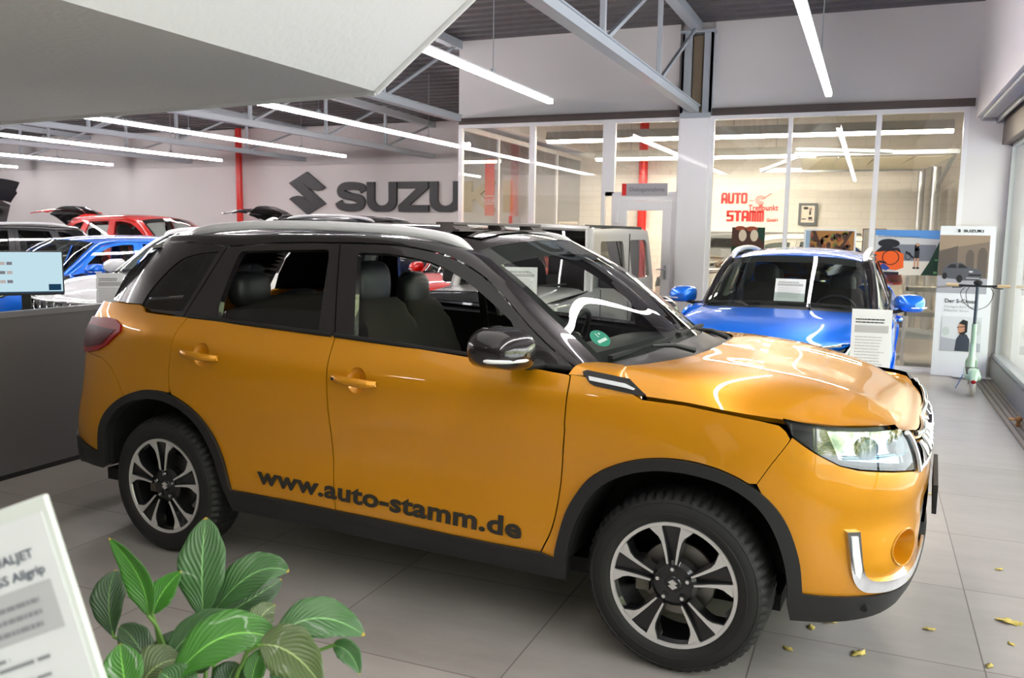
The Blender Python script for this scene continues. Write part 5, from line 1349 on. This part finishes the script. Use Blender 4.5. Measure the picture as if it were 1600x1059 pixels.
MB().cyl((0,0,0),(0,0,2.75),.055,14).build('pipe', ALU, t); MB().cyl((.22,0,0),(.22,0,2.75),.075,14).build('pipe', ALU, t)
t = empty('tool_cabinet', (-3.1, 16.2, 0), label='low grey workshop bench against the brick wall behind the champagne car', cat='bench')
MB().box(0,2.9,-.25,.25,0,1.15).build('body', mat('bench_grey', (.62,.62,.60), .5), t, bevel=.01); MB().box(-.03,2.93,-.30,.28,1.15,1.62).build('back_panel', mat('bench_dark', (.45,.46,.46), .5), t, bevel=.01)
MB().box(-.3,1.2,-.33,-.30,1.35,1.5).build('hinge_plate', DARK, t, smooth=False)
def ramp(name, x, y, z, l, lab):
    t = empty(name, (x, y, z), math.radians(-14), lab, 'ramp', 'vehicle lift plates')
    m = MB(); m.add([(0,-.3,0),(l,-.3,0),(l,.3,0),(0,.3,0),(.0,-.3,.20),(l,-.3,.05),(l,.3,.05),(0,.3,.20)], [(3,2,1,0),(4,5,6,7),(0,1,5,4),(1,2,6,5),(2,3,7,6),(3,0,4,7)]); m.build('plate', mat('lift_grey', (.58,.62,.64), .45), t, smooth=False, bevel=.008)
    MB().box(0,l,-.305,-.28,.0,.03).build('edge', STEEL, t, smooth=False)
ramp('lift_ramp', -.75, 12.25, .0, 1.15, 'nearer grey sloping lift plate behind the glass right of the blue car')
ramp('lift_ramp', -.6, 15.4, .0, 2.0, 'farther grey sloping lift plate in the workshop')
tag(MB().box(0,.42,0,.22,0,.09).build('wheel_chock', mat('chock_grey', (.66,.66,.63), .6), bevel=.01, loc=(.45, 11.22, 0)), 'low grey block on the workshop floor beside the banner', 'block')
t = empty('wire_shelf', (.42, 11.45, 0), label='white shelf unit with three grey trays behind the banner', cat='shelf')
m = MB()
for x_ in (0, .5):
    for y_ in (0, .35): m.box(x_, x_+.025, y_, y_+.025, 0, 1.15)
m.build('uprights', WHITE, t, smooth=False)
for z_ in (.62, .92): MB().box(0,.53,0,.37,z_,z_+.05).build('tray', mat('tray_grey', (.62,.62,.58), .5), t, smooth=False)
tag(MB().ell((0,0,0),(.05,.05,.055),14,10).build('round_canister', mat('pale_yellow', (.86,.84,.66), .5), loc=(.55,11.55,.728)), 'small pale yellow round canister on the shelf behind the glass', 'canister')

# ------------------------------------------------------------------ paper stands and sheets
def textlines(mb, x0, x1, z0, z1, n, y, seed=1):
    r = random.Random(seed)
    for i in range(n):
        z = z1 - (z1-z0)*(i+.5)/n; h = (z1-z0)/n*.42; x = x0
        xe = x1 - (x1-x0)*r.random()*.25
        while x < xe:
            wd = (.02+.05*r.random())*(x1-x0)*2; mb.add([(x, y, z-h/2), (min(x+wd, xe), y, z-h/2), (min(x+wd, xe), y, z+h/2), (x, y, z+h/2)], [(0,1,2,3)]); x += wd + .012*(x1-x0)
def sheet(name, w, h, lab, loc, rot, stand=None, seed=1, t=.004, grey=True):
    s = empty(name, loc, 0, lab, 'sign'); s.rotation_euler = rot
    MB().box(-w/2, w/2, 0, t, 0, h).build('panel', WHITEP, s, smooth=False)
    pb = MB(); textlines(pb, -w*.40, w*.36, h*.80, h*.88, 2, -.0012, seed); pb.mat(1)
    if grey: pb.add([(-w*.42,-.001,h*.68),(w*.42,-.001,h*.68),(w*.42,-.001,h*.78),(-w*.42,-.001,h*.78)], [(0,1,2,3)])
    pb.mat(2); textlines(pb, -w*.40, w*.40, h*.15, h*.64, 12, -.0014, seed+1)
    pb.build('print', [INK, PGREY, mat('paper_text_light', (.78,.78,.79), .6)], s, smooth=False)
    return s
ps = sheet('price_stand', .225, .44, 'white price sheet on a stand in front of the blue car', (.035, 5.55, .70), (math.radians(-6), 0, math.radians(5)), seed=4)
words(ps, '11.890 €', -.095, .075, .030, INK, bold=.01)
MB().box(-.1125,.1125,0,.03,-.22,-.0).build('lower_plate', mat('stand_grey', (.78,.78,.79), .4), ps, smooth=False); MB().box(-.02,.02,.01,.03,-.68,-.20).build('pole', ALU, ps, smooth=False); MB().box(-.11,.11,-.08,.14,-.70,-.685).build('foot', ALU, ps, smooth=False)
m = MB()
for sx_ in (-.10, .10): m.cyl((sx_,-.006,.02),(sx_,.0,.02),.006,10)
m.build('clips', ALU, ps); ps.scale = (1.0, 1, 1)
sheet('windscreen_paper', .235, .19, 'white information paper lying in the windscreen of the blue car', (-.585, 7.235, 1.045), (math.radians(-22), 0, math.radians(-3)), seed=9)
ip = sheet('info_paper', .26, .235, 'white paper on a stand in front of the grey off-roader', (-2.42, 6.0, 1.075), (math.radians(-14), 0, math.radians(18)), seed=11)
MB().bar((0,.012,.01),(0,-.26,-1.098),.03,.02).build('pole', ALU, ip, smooth=False)
wp_ = sheet('price_stand', .22, .36, 'white price sheet on a stand before the white SUV', (-6.14, 5.62, .80), (math.radians(-10), 0, math.radians(40)), seed=12)
MB().box(-.015,.015,.005,.03,-.80,0).build('pole', ALU, wp_, smooth=False); MB().box(-.10,.10,-.08,.08,-.80,-.785).build('foot', ALU, wp_, smooth=False)

# ------------------------------------------------------------------ grey counter and the monitor
CNT = mat('charcoal_laminate', (.33,.325,.33), .5, bump=(300, .05))
ct = empty('reception_counter', (-4.86, 1.2, 0), label='long dark grey counter front behind the orange SUV', cat='counter')
MB().box(-.03, 0, 0, 4.6, .03, 1.0).build('front_panel', CNT, ct, smooth=False)
MB().box(-.055, .006, -.01, 4.61, 1.0, 1.035).build('top_edge', mat('counter_edge', (.43,.43,.44), .4), ct, smooth=False)
MB().box(-.035, .004, 0, 4.6, 0, .03).build('plinth', DARK, ct, smooth=False)
MB().box(-.75, -.03, .0, 4.6, .70, .73).build('desk_top', mat('desk_white', (.85,.85,.85), .4), ct, bevel=.003)
for y_ in (.05, 2.3, 4.5): MB().box(-.74, -.03, y_, y_+.03, 0, .70).build('side_panel', CNT, ct, smooth=False)
MON = mat('monitor_black', (.06,.06,.065), .35)
mo = empty('monitor', (-5.62, 4.40, .73), label='computer monitor with a pale blue screen above the grey counter', cat='monitor'); mo.rotation_euler = (0, 0, math.radians(48))
# screen faces the gap towards the camera; local x = width, -y = screen side
MB().box(-.25, .25, 0, .035, .33, .65).build('case', MON, mo, bevel=.004)
so = MB(); so.add([(-.242,-.001,.348),(.242,-.001,.348),(.242,-.001,.642),(-.242,-.001,.642)], [(0,1,2,3)])
so.build('screen', emis('screen_light', (.72,.83,.87), .60), mo, smooth=False)
ic = MB()
for r_ in range(3):
    for c_ in range(3): ic.mat((r_+c_) % 2).add([(x_, -.002, z_) for x_, z_ in ((-.20+c_*.045, .55-r_*.065), (-.165+c_*.045, .55-r_*.065), (-.165+c_*.045, .572-r_*.065), (-.20+c_*.045, .572-r_*.065))], [(0,1,2,3)])
ic.mat(2).add([(x_, -.002, z_) for x_, z_ in ((.15,.365),(.23,.365),(.23,.41),(.15,.41))], [(0,1,2,3)]); ic.mat(3).add([(x_, -.0022, z_) for x_, z_ in ((-.242,.348),(.242,.348),(.242,.358),(-.242,.358))], [(0,1,2,3)])
ic.build('screen_icons', [emis('icon_grey', (.55,.55,.58), .4), emis('icon_pale', (.75,.70,.68), .5), emis('icon_navy', (.12,.25,.36), .5), emis('taskbar', (.25,.35,.45), .4)], mo, smooth=False)
m = MB(); m.box(-.03,.03,.035,.06,.05,.45); m.build('stand_column', MON, mo, smooth=False); MB().box(-.12,.12,-.06,.14,0,.012).build('stand_foot', MON, mo, bevel=.003)

# ------------------------------------------------------------------ kick scooter
MINT = mat('mint_paint', (.68,.80,.70), .35, coat=.6)
sc = empty('electric_scooter', (1.02, 9.60, 0), math.radians(86), 'mint green electric scooter with black handlebar parked before the white banner', 'scooter')
def swheel(x): 
    m = MB().lathe([(.055,-.018),(.085,-.024),(.102,-.018),(.108,0),(.102,.018),(.085,.024),(.055,.018)], 28, axis='y', c=(x, 0, .108)); return m
swheel(.0).build('wheel', mat('pale_tyre', (.78,.76,.70), .7), sc); swheel(.84).build('wheel', mat('pale_tyre', (.78,.76,.70), .7), sc)
MB().lathe([(0,-.02),(.05,-.02),(.055,0),(.05,.02),(0,.02)], 20, axis='y', c=(0,0,.108)).build('hub_motor', mat('copper_motor', (.62,.36,.20), .35, .7), sc)
m = MB(); m.box(.10,.70,-.075,.075,.14,.20); m.build('deck', MINT, sc, bevel=.02, seg=3); MB().box(.14,.66,-.06,.06,.200,.206).build('deck_mat', RUB, sc, smooth=False)
m = MB(); m.tube([(.12,0,.18),(.02,0,.26),(-.08,0,.25),(-.13,0,.17)], [.035,.05,.055,.03], 10, flat=.5); m.build('rear_mudguard', MINT, sc)
MB().ell((-.14,0,.165),(.015,.025,.02),10,8).build('tail_light', REDL, sc)
m = MB(); m.tube([(.70,0,.17),(.79,0,.30),(.80,0,.44)], [.035,.035,.03], 12); m.tube([(.80,0,.34),(.84,.045,.25),(.84,.045,.11)], .014, 8); m.tube([(.80,0,.34),(.84,-.045,.25),(.84,-.045,.11)], .014, 8); m.build('fork_and_neck', MINT, sc)
MB().tube([(.80,0,.42),(.775,0,.66)], .026, 12).build('folding_joint', MINT, sc)
MB().tube([(.775,0,.64),(.74,0,1.06)], .017, 12).build('stem', mat('dark_stem', (.30,.33,.36), .4, .5), sc)
MB().tube([(.735,-.22,1.07),(.74,-.1,1.065),(.74,.1,1.065),(.735,.22,1.07)], .012, 10).build('handlebar', RUB, sc)
for s_ in (-1, 1):
    MB().tube([(.735,s_*.18,1.07),(.735,s_*.30,1.072)], .017, 10).build('grip', mat('cork_grip', (.80,.70,.54), .7), sc)
    MB().tube([(.75,s_*.12,1.065),(.80,s_*.16,1.045),(.80,s_*.24,1.04)], .006, 6).build('brake_lever', RUB, sc)
MB().ell((.74,0,1.10),(.03,.045,.03),14,10).build('display', RUB, sc)
for k, (a, b) in enumerate(((.12,.10),(-.12,.14),(.08,.18))):
    MB().tube(spl([(.76,a,1.05),(.80,a*1.3,.98),(.80,a*.9,.90-b*.3),(.785,0,.80)], 5), .0035, 5).build('cable', RUB, sc)
MB().tube([(.40,.08,.16),(.38,.14,.01)], .008, 6).build('kickstand', ALU, sc)
# brass stop and leaves on the floor
t = empty('door_stop', (1.24, 8.23, .0), label='brass door stop on the floor rail at the right edge', cat='door stop')
MB().lathe([(0,0),(.035,0),(.035,.012),(.015,.02),(.015,.04),(.028,.05),(.030,.068),(.020,.08),(0,.083)], 20).build('body', mat('brass', (.72,.55,.35), .3, .9), t)
MB().tube([(.0,0,.055),(-.07,.02,.055)], .009, 8).build('pin', mat('brass', (.72,.55,.35), .3, .9), t)
LEAF = mat('dry_leaf', (.78,.70,.36), .7, var=(30, .3))
def dry_leaf(x, y, s, rz, lab):
    mb = MB(); n = 9; P = []
    for i in range(n):
        t = i/(n-1); w_ = .5*math.sin(PI*min(t*1.05, 1))**.8*(.55+.2*math.sin(i*2.3)); P.append([(t-.5, -w_, .10*abs(w_)+.06*math.sin(t*5)), (t-.5, 0, .02+.10*t), (t-.5, w_, .14*abs(w_))])
    mb.grid(np.array(P)*s); o = mb.build('fallen_leaf', LEAF, solid=.0012, loc=(x, y, .003), rot=(0, 0, rz)); tag(o, lab, 'leaf', 'dry leaves on the floor tiles'); return o
for x, y, s, rz, lab in ((-.07,3.62,.085,.4,'largest dry leaf on the floor under the front bumper of the orange SUV'), (-.13,3.53,.05,1.9,'small dry leaf just below the large one under the bumper'), (-.2,3.30,.045,2.6,'dry leaf near the front tyre of the orange SUV'), (.05,3.37,.075,.9,'folded yellow leaf in front of the bumper, nearer the camera'), (.31,3.71,.05,.2,'lone pale leaf in the shadow edge right of the bumper'), (.62,3.92,.10,-.2,'long dry leaf on the bright tiles at the right edge'), (.50,3.47,.045,1.2,'small yellow leaf on the tiles at the bottom right'), (.60,3.70,.035,2.2,'tiny leaf below the long one at the right edge'), (.66,4.55,.045,.7,'small pale leaf on the tiles above the long one'), (.42,5.75,.05,0,'thin leaf farthest away on the right-hand tiles')):
    dry_leaf(x, y, s, rz, lab)

# ------------------------------------------------------------------ information board in the foreground, lower left
fs_ = tag(empty('display_board', (0, 0, 0)), 'white information sheet in a clear upright holder at the lower left corner', 'sign')
tr_ = Vector((-0.6783, 0.5377, 1.3302))
ax = (Vector((-0.6793, 0.5373, 1.3302)) - Vector((-0.7452, 0.5064, 1.3033))).normalized()            # along the top edge
dn = (Vector((-0.5933, 0.5398, 1.1676)) - tr_); dn = (dn - ax*dn.dot(ax)).normalized(); nr = ax.cross(dn).normalized()
fs_.matrix_world = Matrix(((ax.x, nr.x, -dn.x, tr_.x), (ax.y, nr.y, -dn.y, tr_.y), (ax.z, nr.z, -dn.z, tr_.z), (0, 0, 0, 1)))
W_, H_ = .34, .46
MB().box(-W_, 0, 0, .008, -H_, 0).build('backing', mat('clear_edge_acrylic', (.86,.88,.86), .2, coat=.6), fs_, bevel=.001)
MB().box(-W_+.012, -.006, -.0016, -.0004, -H_+.01, -.014).build('paper_sheet', PAPER, fs_, smooth=False)
pb = MB(); pb.mat(0); 
for z0, z1, x0 in ((-.098,-.073,-.30), (-.300,-.262,-.30)): pb.add([(x0,-.0022,z0),(-.016,-.0022,z0),(-.016,-.0022,z1),(x0,-.0022,z1)], [(0,1,2,3)])
pb.mat(0).add([(-.30,-.0022,-.118),(-.016,-.0022,-.118),(-.016,-.0022,-.098),(-.30,-.0022,-.098)], [(0,1,2,3)])
pb.mat(1); textlines(pb, -.09,-.02,-.114,-.082,3,-.003,5); textlines(pb,-.29,-.10,-.112,-.092,2,-.003,15); textlines(pb,-.29,-.018,-.142,-.126,2,-.003,6); textlines(pb,-.29,-.018,-.195,-.150,7,-.003,7); textlines(pb,-.29,-.018,-.252,-.206,8,-.003,8)
pb.build('print', [PGREY, PTXT], fs_, smooth=False)
for tx, xx, zz in (('1.5 DUALJET', -.118, -.050), ('Comfort+ AGS Allgrip', -.196, -.0665)):
    me = text_mesh(tx, .0118, .0004, .014); wd = max(v.co.x for v in me.vertices); link('headline', me, mat('headline_ink', (.36,.38,.44), .6), fs_, loc=(-.024 - wd + (.006 if 'All' in tx else 0), -.0025, zz), rot=(PI/2, 0, 0))
bpy.context.view_layer.update(); inv = fs_.matrix_world.inverted()
q0 = fs_.matrix_world @ Vector((-.17, .02, -.30)); q1 = Vector((q0.x-.02, q0.y+.05, .02))
MB().bar(inv @ q0, inv @ q1, .03).build('stand_post', ALU, fs_, smooth=False)
ft = MB().box(-.14,.14,-.14,.14,0,.02).mesh('foot', smooth=False); ft.transform(inv @ Matrix.Translation((q1.x, q1.y, 0))); link('stand_foot', ft, ALU, fs_)

# ------------------------------------------------------------------ peace lily in the foreground
LEAFG = [None]*3
def leaf_mat(name, c, c2):
    m = mat(name, c, .33, spec=.5, coat=.15)
    nt = m.node_tree; b = nt.nodes['Principled BSDF']; uv = nt.nodes.new('ShaderNodeUVMap')
    sp = nt.nodes.new('ShaderNodeSeparateXYZ'); nt.links.new(uv.outputs[0], sp.inputs[0])
    def Mt(op, a, b_=None):
        n = nt.nodes.new('ShaderNodeMath'); n.operation = op
        for i, v in enumerate((a, b_)):
            if v is None: continue
            if isinstance(v, (int, float)): n.inputs[i].default_value = v
            else: nt.links.new(v, n.inputs[i])
        return n.outputs[0]
    ab = Mt('ABSOLUTE', Mt('SUBTRACT', sp.outputs['X'], .5))
    ph = Mt('SUBTRACT', Mt('MULTIPLY', sp.outputs['Y'], 62.), Mt('MULTIPLY', ab, 62.))
    wv = Mt('SINE', ph)
    bp = nt.nodes.new('ShaderNodeBump'); bp.inputs['Strength'].default_value = .32; bp.inputs['Distance'].default_value = .0025
    nt.links.new(wv, bp.inputs['Height']); nt.links.new(bp.outputs[0], b.inputs['Normal'])
    mid = Mt('LESS_THAN', ab, .018)
    mx = nt.nodes.new('ShaderNodeMix'); mx.data_type = 'RGBA'; mx.inputs[6].default_value = lin(c); mx.inputs[7].default_value = lin(c2)
    nt.links.new(Mt('MULTIPLY', Mt('ADD', wv, 1.), .05), mx.inputs[0])
    mx2 = nt.nodes.new('ShaderNodeMix'); mx2.data_type = 'RGBA'; nt.links.new(mid, mx2.inputs[0]); nt.links.new(mx.outputs[2], mx2.inputs[6]); mx2.inputs[7].default_value = lin(tuple(min(1, v*1.25+.06) for v in c2))
    tip = nt.nodes.new('ShaderNodeMath'); tip.operation = 'GREATER_THAN'; nt.links.new(sp.outputs['Y'], tip.inputs[0]); tip.inputs[1].default_value = .975
    mx3 = nt.nodes.new('ShaderNodeMix'); mx3.data_type = 'RGBA'; nt.links.new(tip.outputs[0], mx3.inputs[0]); nt.links.new(mx2.outputs[2], mx3.inputs[6]); mx3.inputs[7].default_value = lin((.72,.60,.20))
    nt.links.new(mx3.outputs[2], b.inputs['Base Color'])
    return m
LG = [leaf_mat('leaf_green_mid', (.215,.375,.185), (.34,.50,.28)), leaf_mat('leaf_green_fresh', (.22,.455,.13), (.36,.58,.22)), leaf_mat('leaf_green_deep', (.16,.28,.14), (.28,.40,.21)), leaf_mat('leaf_green_olive', (.29,.36,.19), (.42,.48,.29))]
pl = empty('peace_lily', (-1.02, 1.11, 0), label='potted peace lily with broad ribbed green leaves in the foreground', cat='plant')
PC = Vector((-1.02, 1.11, 0))
def leaf_on(base, tip, width, face, curl, mi, mid=None, fold=.25, wave=.0, root=None, ex=.9):
    """leaf blade arching from base over mid to tip"""
    n, k = 26, 9
    b, t_ = Vector(base), Vector(tip); ctrl = [b, Vector(mid) if mid else (b+t_)/2 + Vector((0,0,curl)), t_]
    P = []; 
    pts = [(1-u)**2*ctrl[0] + 2*u*(1-u)*ctrl[1] + u*u*ctrl[2] for u in [i/(n-1) for i in range(n)]]
    fc = Vector(face).normalized()
    for i, p in enumerate(pts):
        d = (pts[min(i+1, n-1)] - pts[max(i-1, 0)]).normalized(); sd = d.cross(fc).normalized(); nn = sd.cross(d).normalized()
        u = i/(n-1); w_ = width/2*(math.sin(PI*u**ex)**.72)*(1-.2*u**3)*(1+.03*math.sin(u*23+mi)) if 0 < u < 1 else .0004
        row = []
        for j in range(k):
            q = (j/(k-1)-.5)*2
            row.append(p + sd*q*w_ + nn*(abs(q)**1.3*w_*fold + wave*w_*math.sin(u*9+q*1.5)*abs(q)))
        P.append(row)
    mb = MB().grid(P); me = mb.mesh('leaf', angle=180); me.materials.append(LG[mi])
    uv = me.uv_layers.new(name='UVMap')
    for pol in me.polygons:
        for li, vi in zip(pol.loop_indices, pol.vertices): uv.data[li].uv = ((vi % k)/(k-1), (vi//k)/(n-1))
    o = bpy.data.objects.new('leaf', me); COL.objects.link(o); o.parent = pl; o.matrix_parent_inverse = Matrix.Translation(-PC)
    sm = o.modifiers.new('t', 'SOLIDIFY'); sm.thickness = .0008
    r0 = Vector(root) if root else PC + Vector((random.uniform(-.05,.05), random.uniform(-.05,.05), .62))
    mt = (r0 + b)/2 + Vector((0, 0, .05)) + (b-r0)*.1
    st = MB().tube([r0, (r0+mt)/2+Vector((0,0,.01)), mt, (mt+b)/2 + Vector((0,0,.012)), b, pts[2]], [.0042,.004,.0036,.0032,.003,.002], 8).build('leaf_stalk', mat('stalk_green', (.36,.52,.20), .5), o)
    st.matrix_parent_inverse = Matrix.Translation(Vector((0, 0, 0)))
    return o
toc = Vector((0.3784, -0.9173, 0.1243))
def lf(base, tip, w_, mi, face=(0,0,0), midp=None, **k):
    leaf_on(base, tip, w_, toc + Vector(face), .02, mi, midp, **k)
lf((-1.0889, 1.1764, 0.8576), (-1.1515, 1.2594, 1.0171), .094, 0, (0,0,.2), (-1.1017, 1.185, 0.9599), fold=.12, ex=1.12, wave=.05)
lf((-1.09, 1.1975, 0.8558), (-0.9731, 1.2778, 0.9313), .078, 0, (.1,0,.9), (-1.0383, 1.2548, 0.9602), fold=.2, wave=.12, ex=1.1)
lf((-1.1135, 1.2491, 0.8255), (-1.0464, 1.3491, 0.8763), .062, 2, (.4,0,.6), (-1.0551, 1.3007, 0.8672), fold=.2)
lf((-1.1377, 1.0953, 0.89), (-1.2107, 1.0835, 1.0257), .052, 1, (-.2,0,.1), (-1.1419, 1.1029, 0.9595), fold=.35, wave=.1)
lf((-1.2544, 1.124, 0.8143), (-1.3048, 1.1822, 0.9143), .070, 2, (0,0,.0), (-1.2789, 1.1243, 0.8906), fold=.15, ex=1.2)
lf((-1.1464, 1.1126, 0.8834), (-1.1169, 1.156, 0.9534), .046, 1, (.3,0,.3), (-1.1439, 1.1301, 0.9248), fold=.3)
lf((-1.005, 1.0126, 0.8413), (-0.8696, 1.1179, 0.8846), .088, 1, (.0,0,1.1), (-0.9483, 1.0717, 0.9441), fold=.18, wave=.07, ex=1.0)
lf((-1.0724, 1.0703, 0.8289), (-0.9673, 1.1452, 0.9003), .060, 0, (.0,0,1.2), (-1.0525, 1.1095, 0.8968), fold=.2)
lf((-0.8694, 1.098, 0.8982), (-0.7522, 1.1887, 0.8889), .074, 0, (.2,0,1.0), (-0.8247, 1.1465, 0.9586), fold=.18, wave=.08, ex=1.12)
lf((-0.8537, 1.0418, 0.9183), (-0.7451, 1.0573, 0.8632), .082, 3, (.1,0,.9), (-0.8075, 1.062, 0.9271), fold=.15, wave=.08)
lf((-0.7903, 1.1502, 0.8816), (-0.7354, 1.1459, 0.8437), .036, 0, (.3,0,.5), (-0.7552, 1.1542, 0.8848), fold=.4)
lf((-0.9205, 1.1191, 0.8874), (-0.9324, 1.183, 0.9123), .046, 3, (.2,0,.3), (-0.9373, 1.1374, 0.9129), fold=.25)
lf((-1.0399, 0.9535, 0.8331), (-1.0874, 0.9864, 0.8989), .070, 1, (0,0,.6), (-1.0678, 0.9692, 0.873), fold=.2)
lf((-1.0873, 1.0422, 0.8277), (-1.1845, 1.0734, 0.8714), .056, 2, (.2,0,.7), (-1.1228, 1.0553, 0.8717), fold=.25)
lf((-1.0656, 1.0067, 0.8218), (-1.0281, 1.0587, 0.8496), .075, 3, (0,0,.9), (-1.0581, 1.0258, 0.8589), fold=.25)
lf((-1.1287, 1.0884, 0.8117), (-1.0968, 1.1396, 0.8512), .026, 2, (.3,0,.8), (-1.1217, 1.1067, 0.8453), fold=.4)
lf((-0.94, 1.0567, 0.808), (-0.9347, 1.0864, 0.8507), .060, 2, (.2,0,.8), (-0.939, 1.0723, 0.8397), fold=.25)
lf((-0.9126, 1.0903, 0.8117), (-0.9112, 1.12, 0.866), .040, 1, (.2,0,.3), (-0.917, 1.1033, 0.8407), fold=.3)
lf((-1.0509, 1.0974, 0.8028), (-1.0162, 1.1376, 0.8325), .060, 2, (0,0,.9), (-1.0385, 1.1071, 0.8362), fold=.2)
lf((-0.84, 1.0771, 0.815), (-0.8253, 1.1092, 0.8465), .07, 0, (0,0,.9), (-0.834, 1.0954, 0.8514), fold=.2)
lf((-0.9599, 1.0056, 0.8136), (-1.025, 1.006, 0.8534), .07, 0, (0,0,.9), (-0.998, 1.0056, 0.8486), fold=.2)
MB().lathe([(.0,.36),(.12,.36),(.15,.60),(.158,.64),(.148,.645),(.135,.62),(0,.615)], 36).build('pot', mat('white_planter', (.86,.86,.85), .35), pl)
tag(MB().box(-.22,.22,-.22,.22,0,.358).build('planter_stool', mat('stool_grey', (.40,.40,.41), .5), bevel=.01, loc=(-1.02,1.11,0)), 'low grey stool carrying the potted peace lily', 'stool')
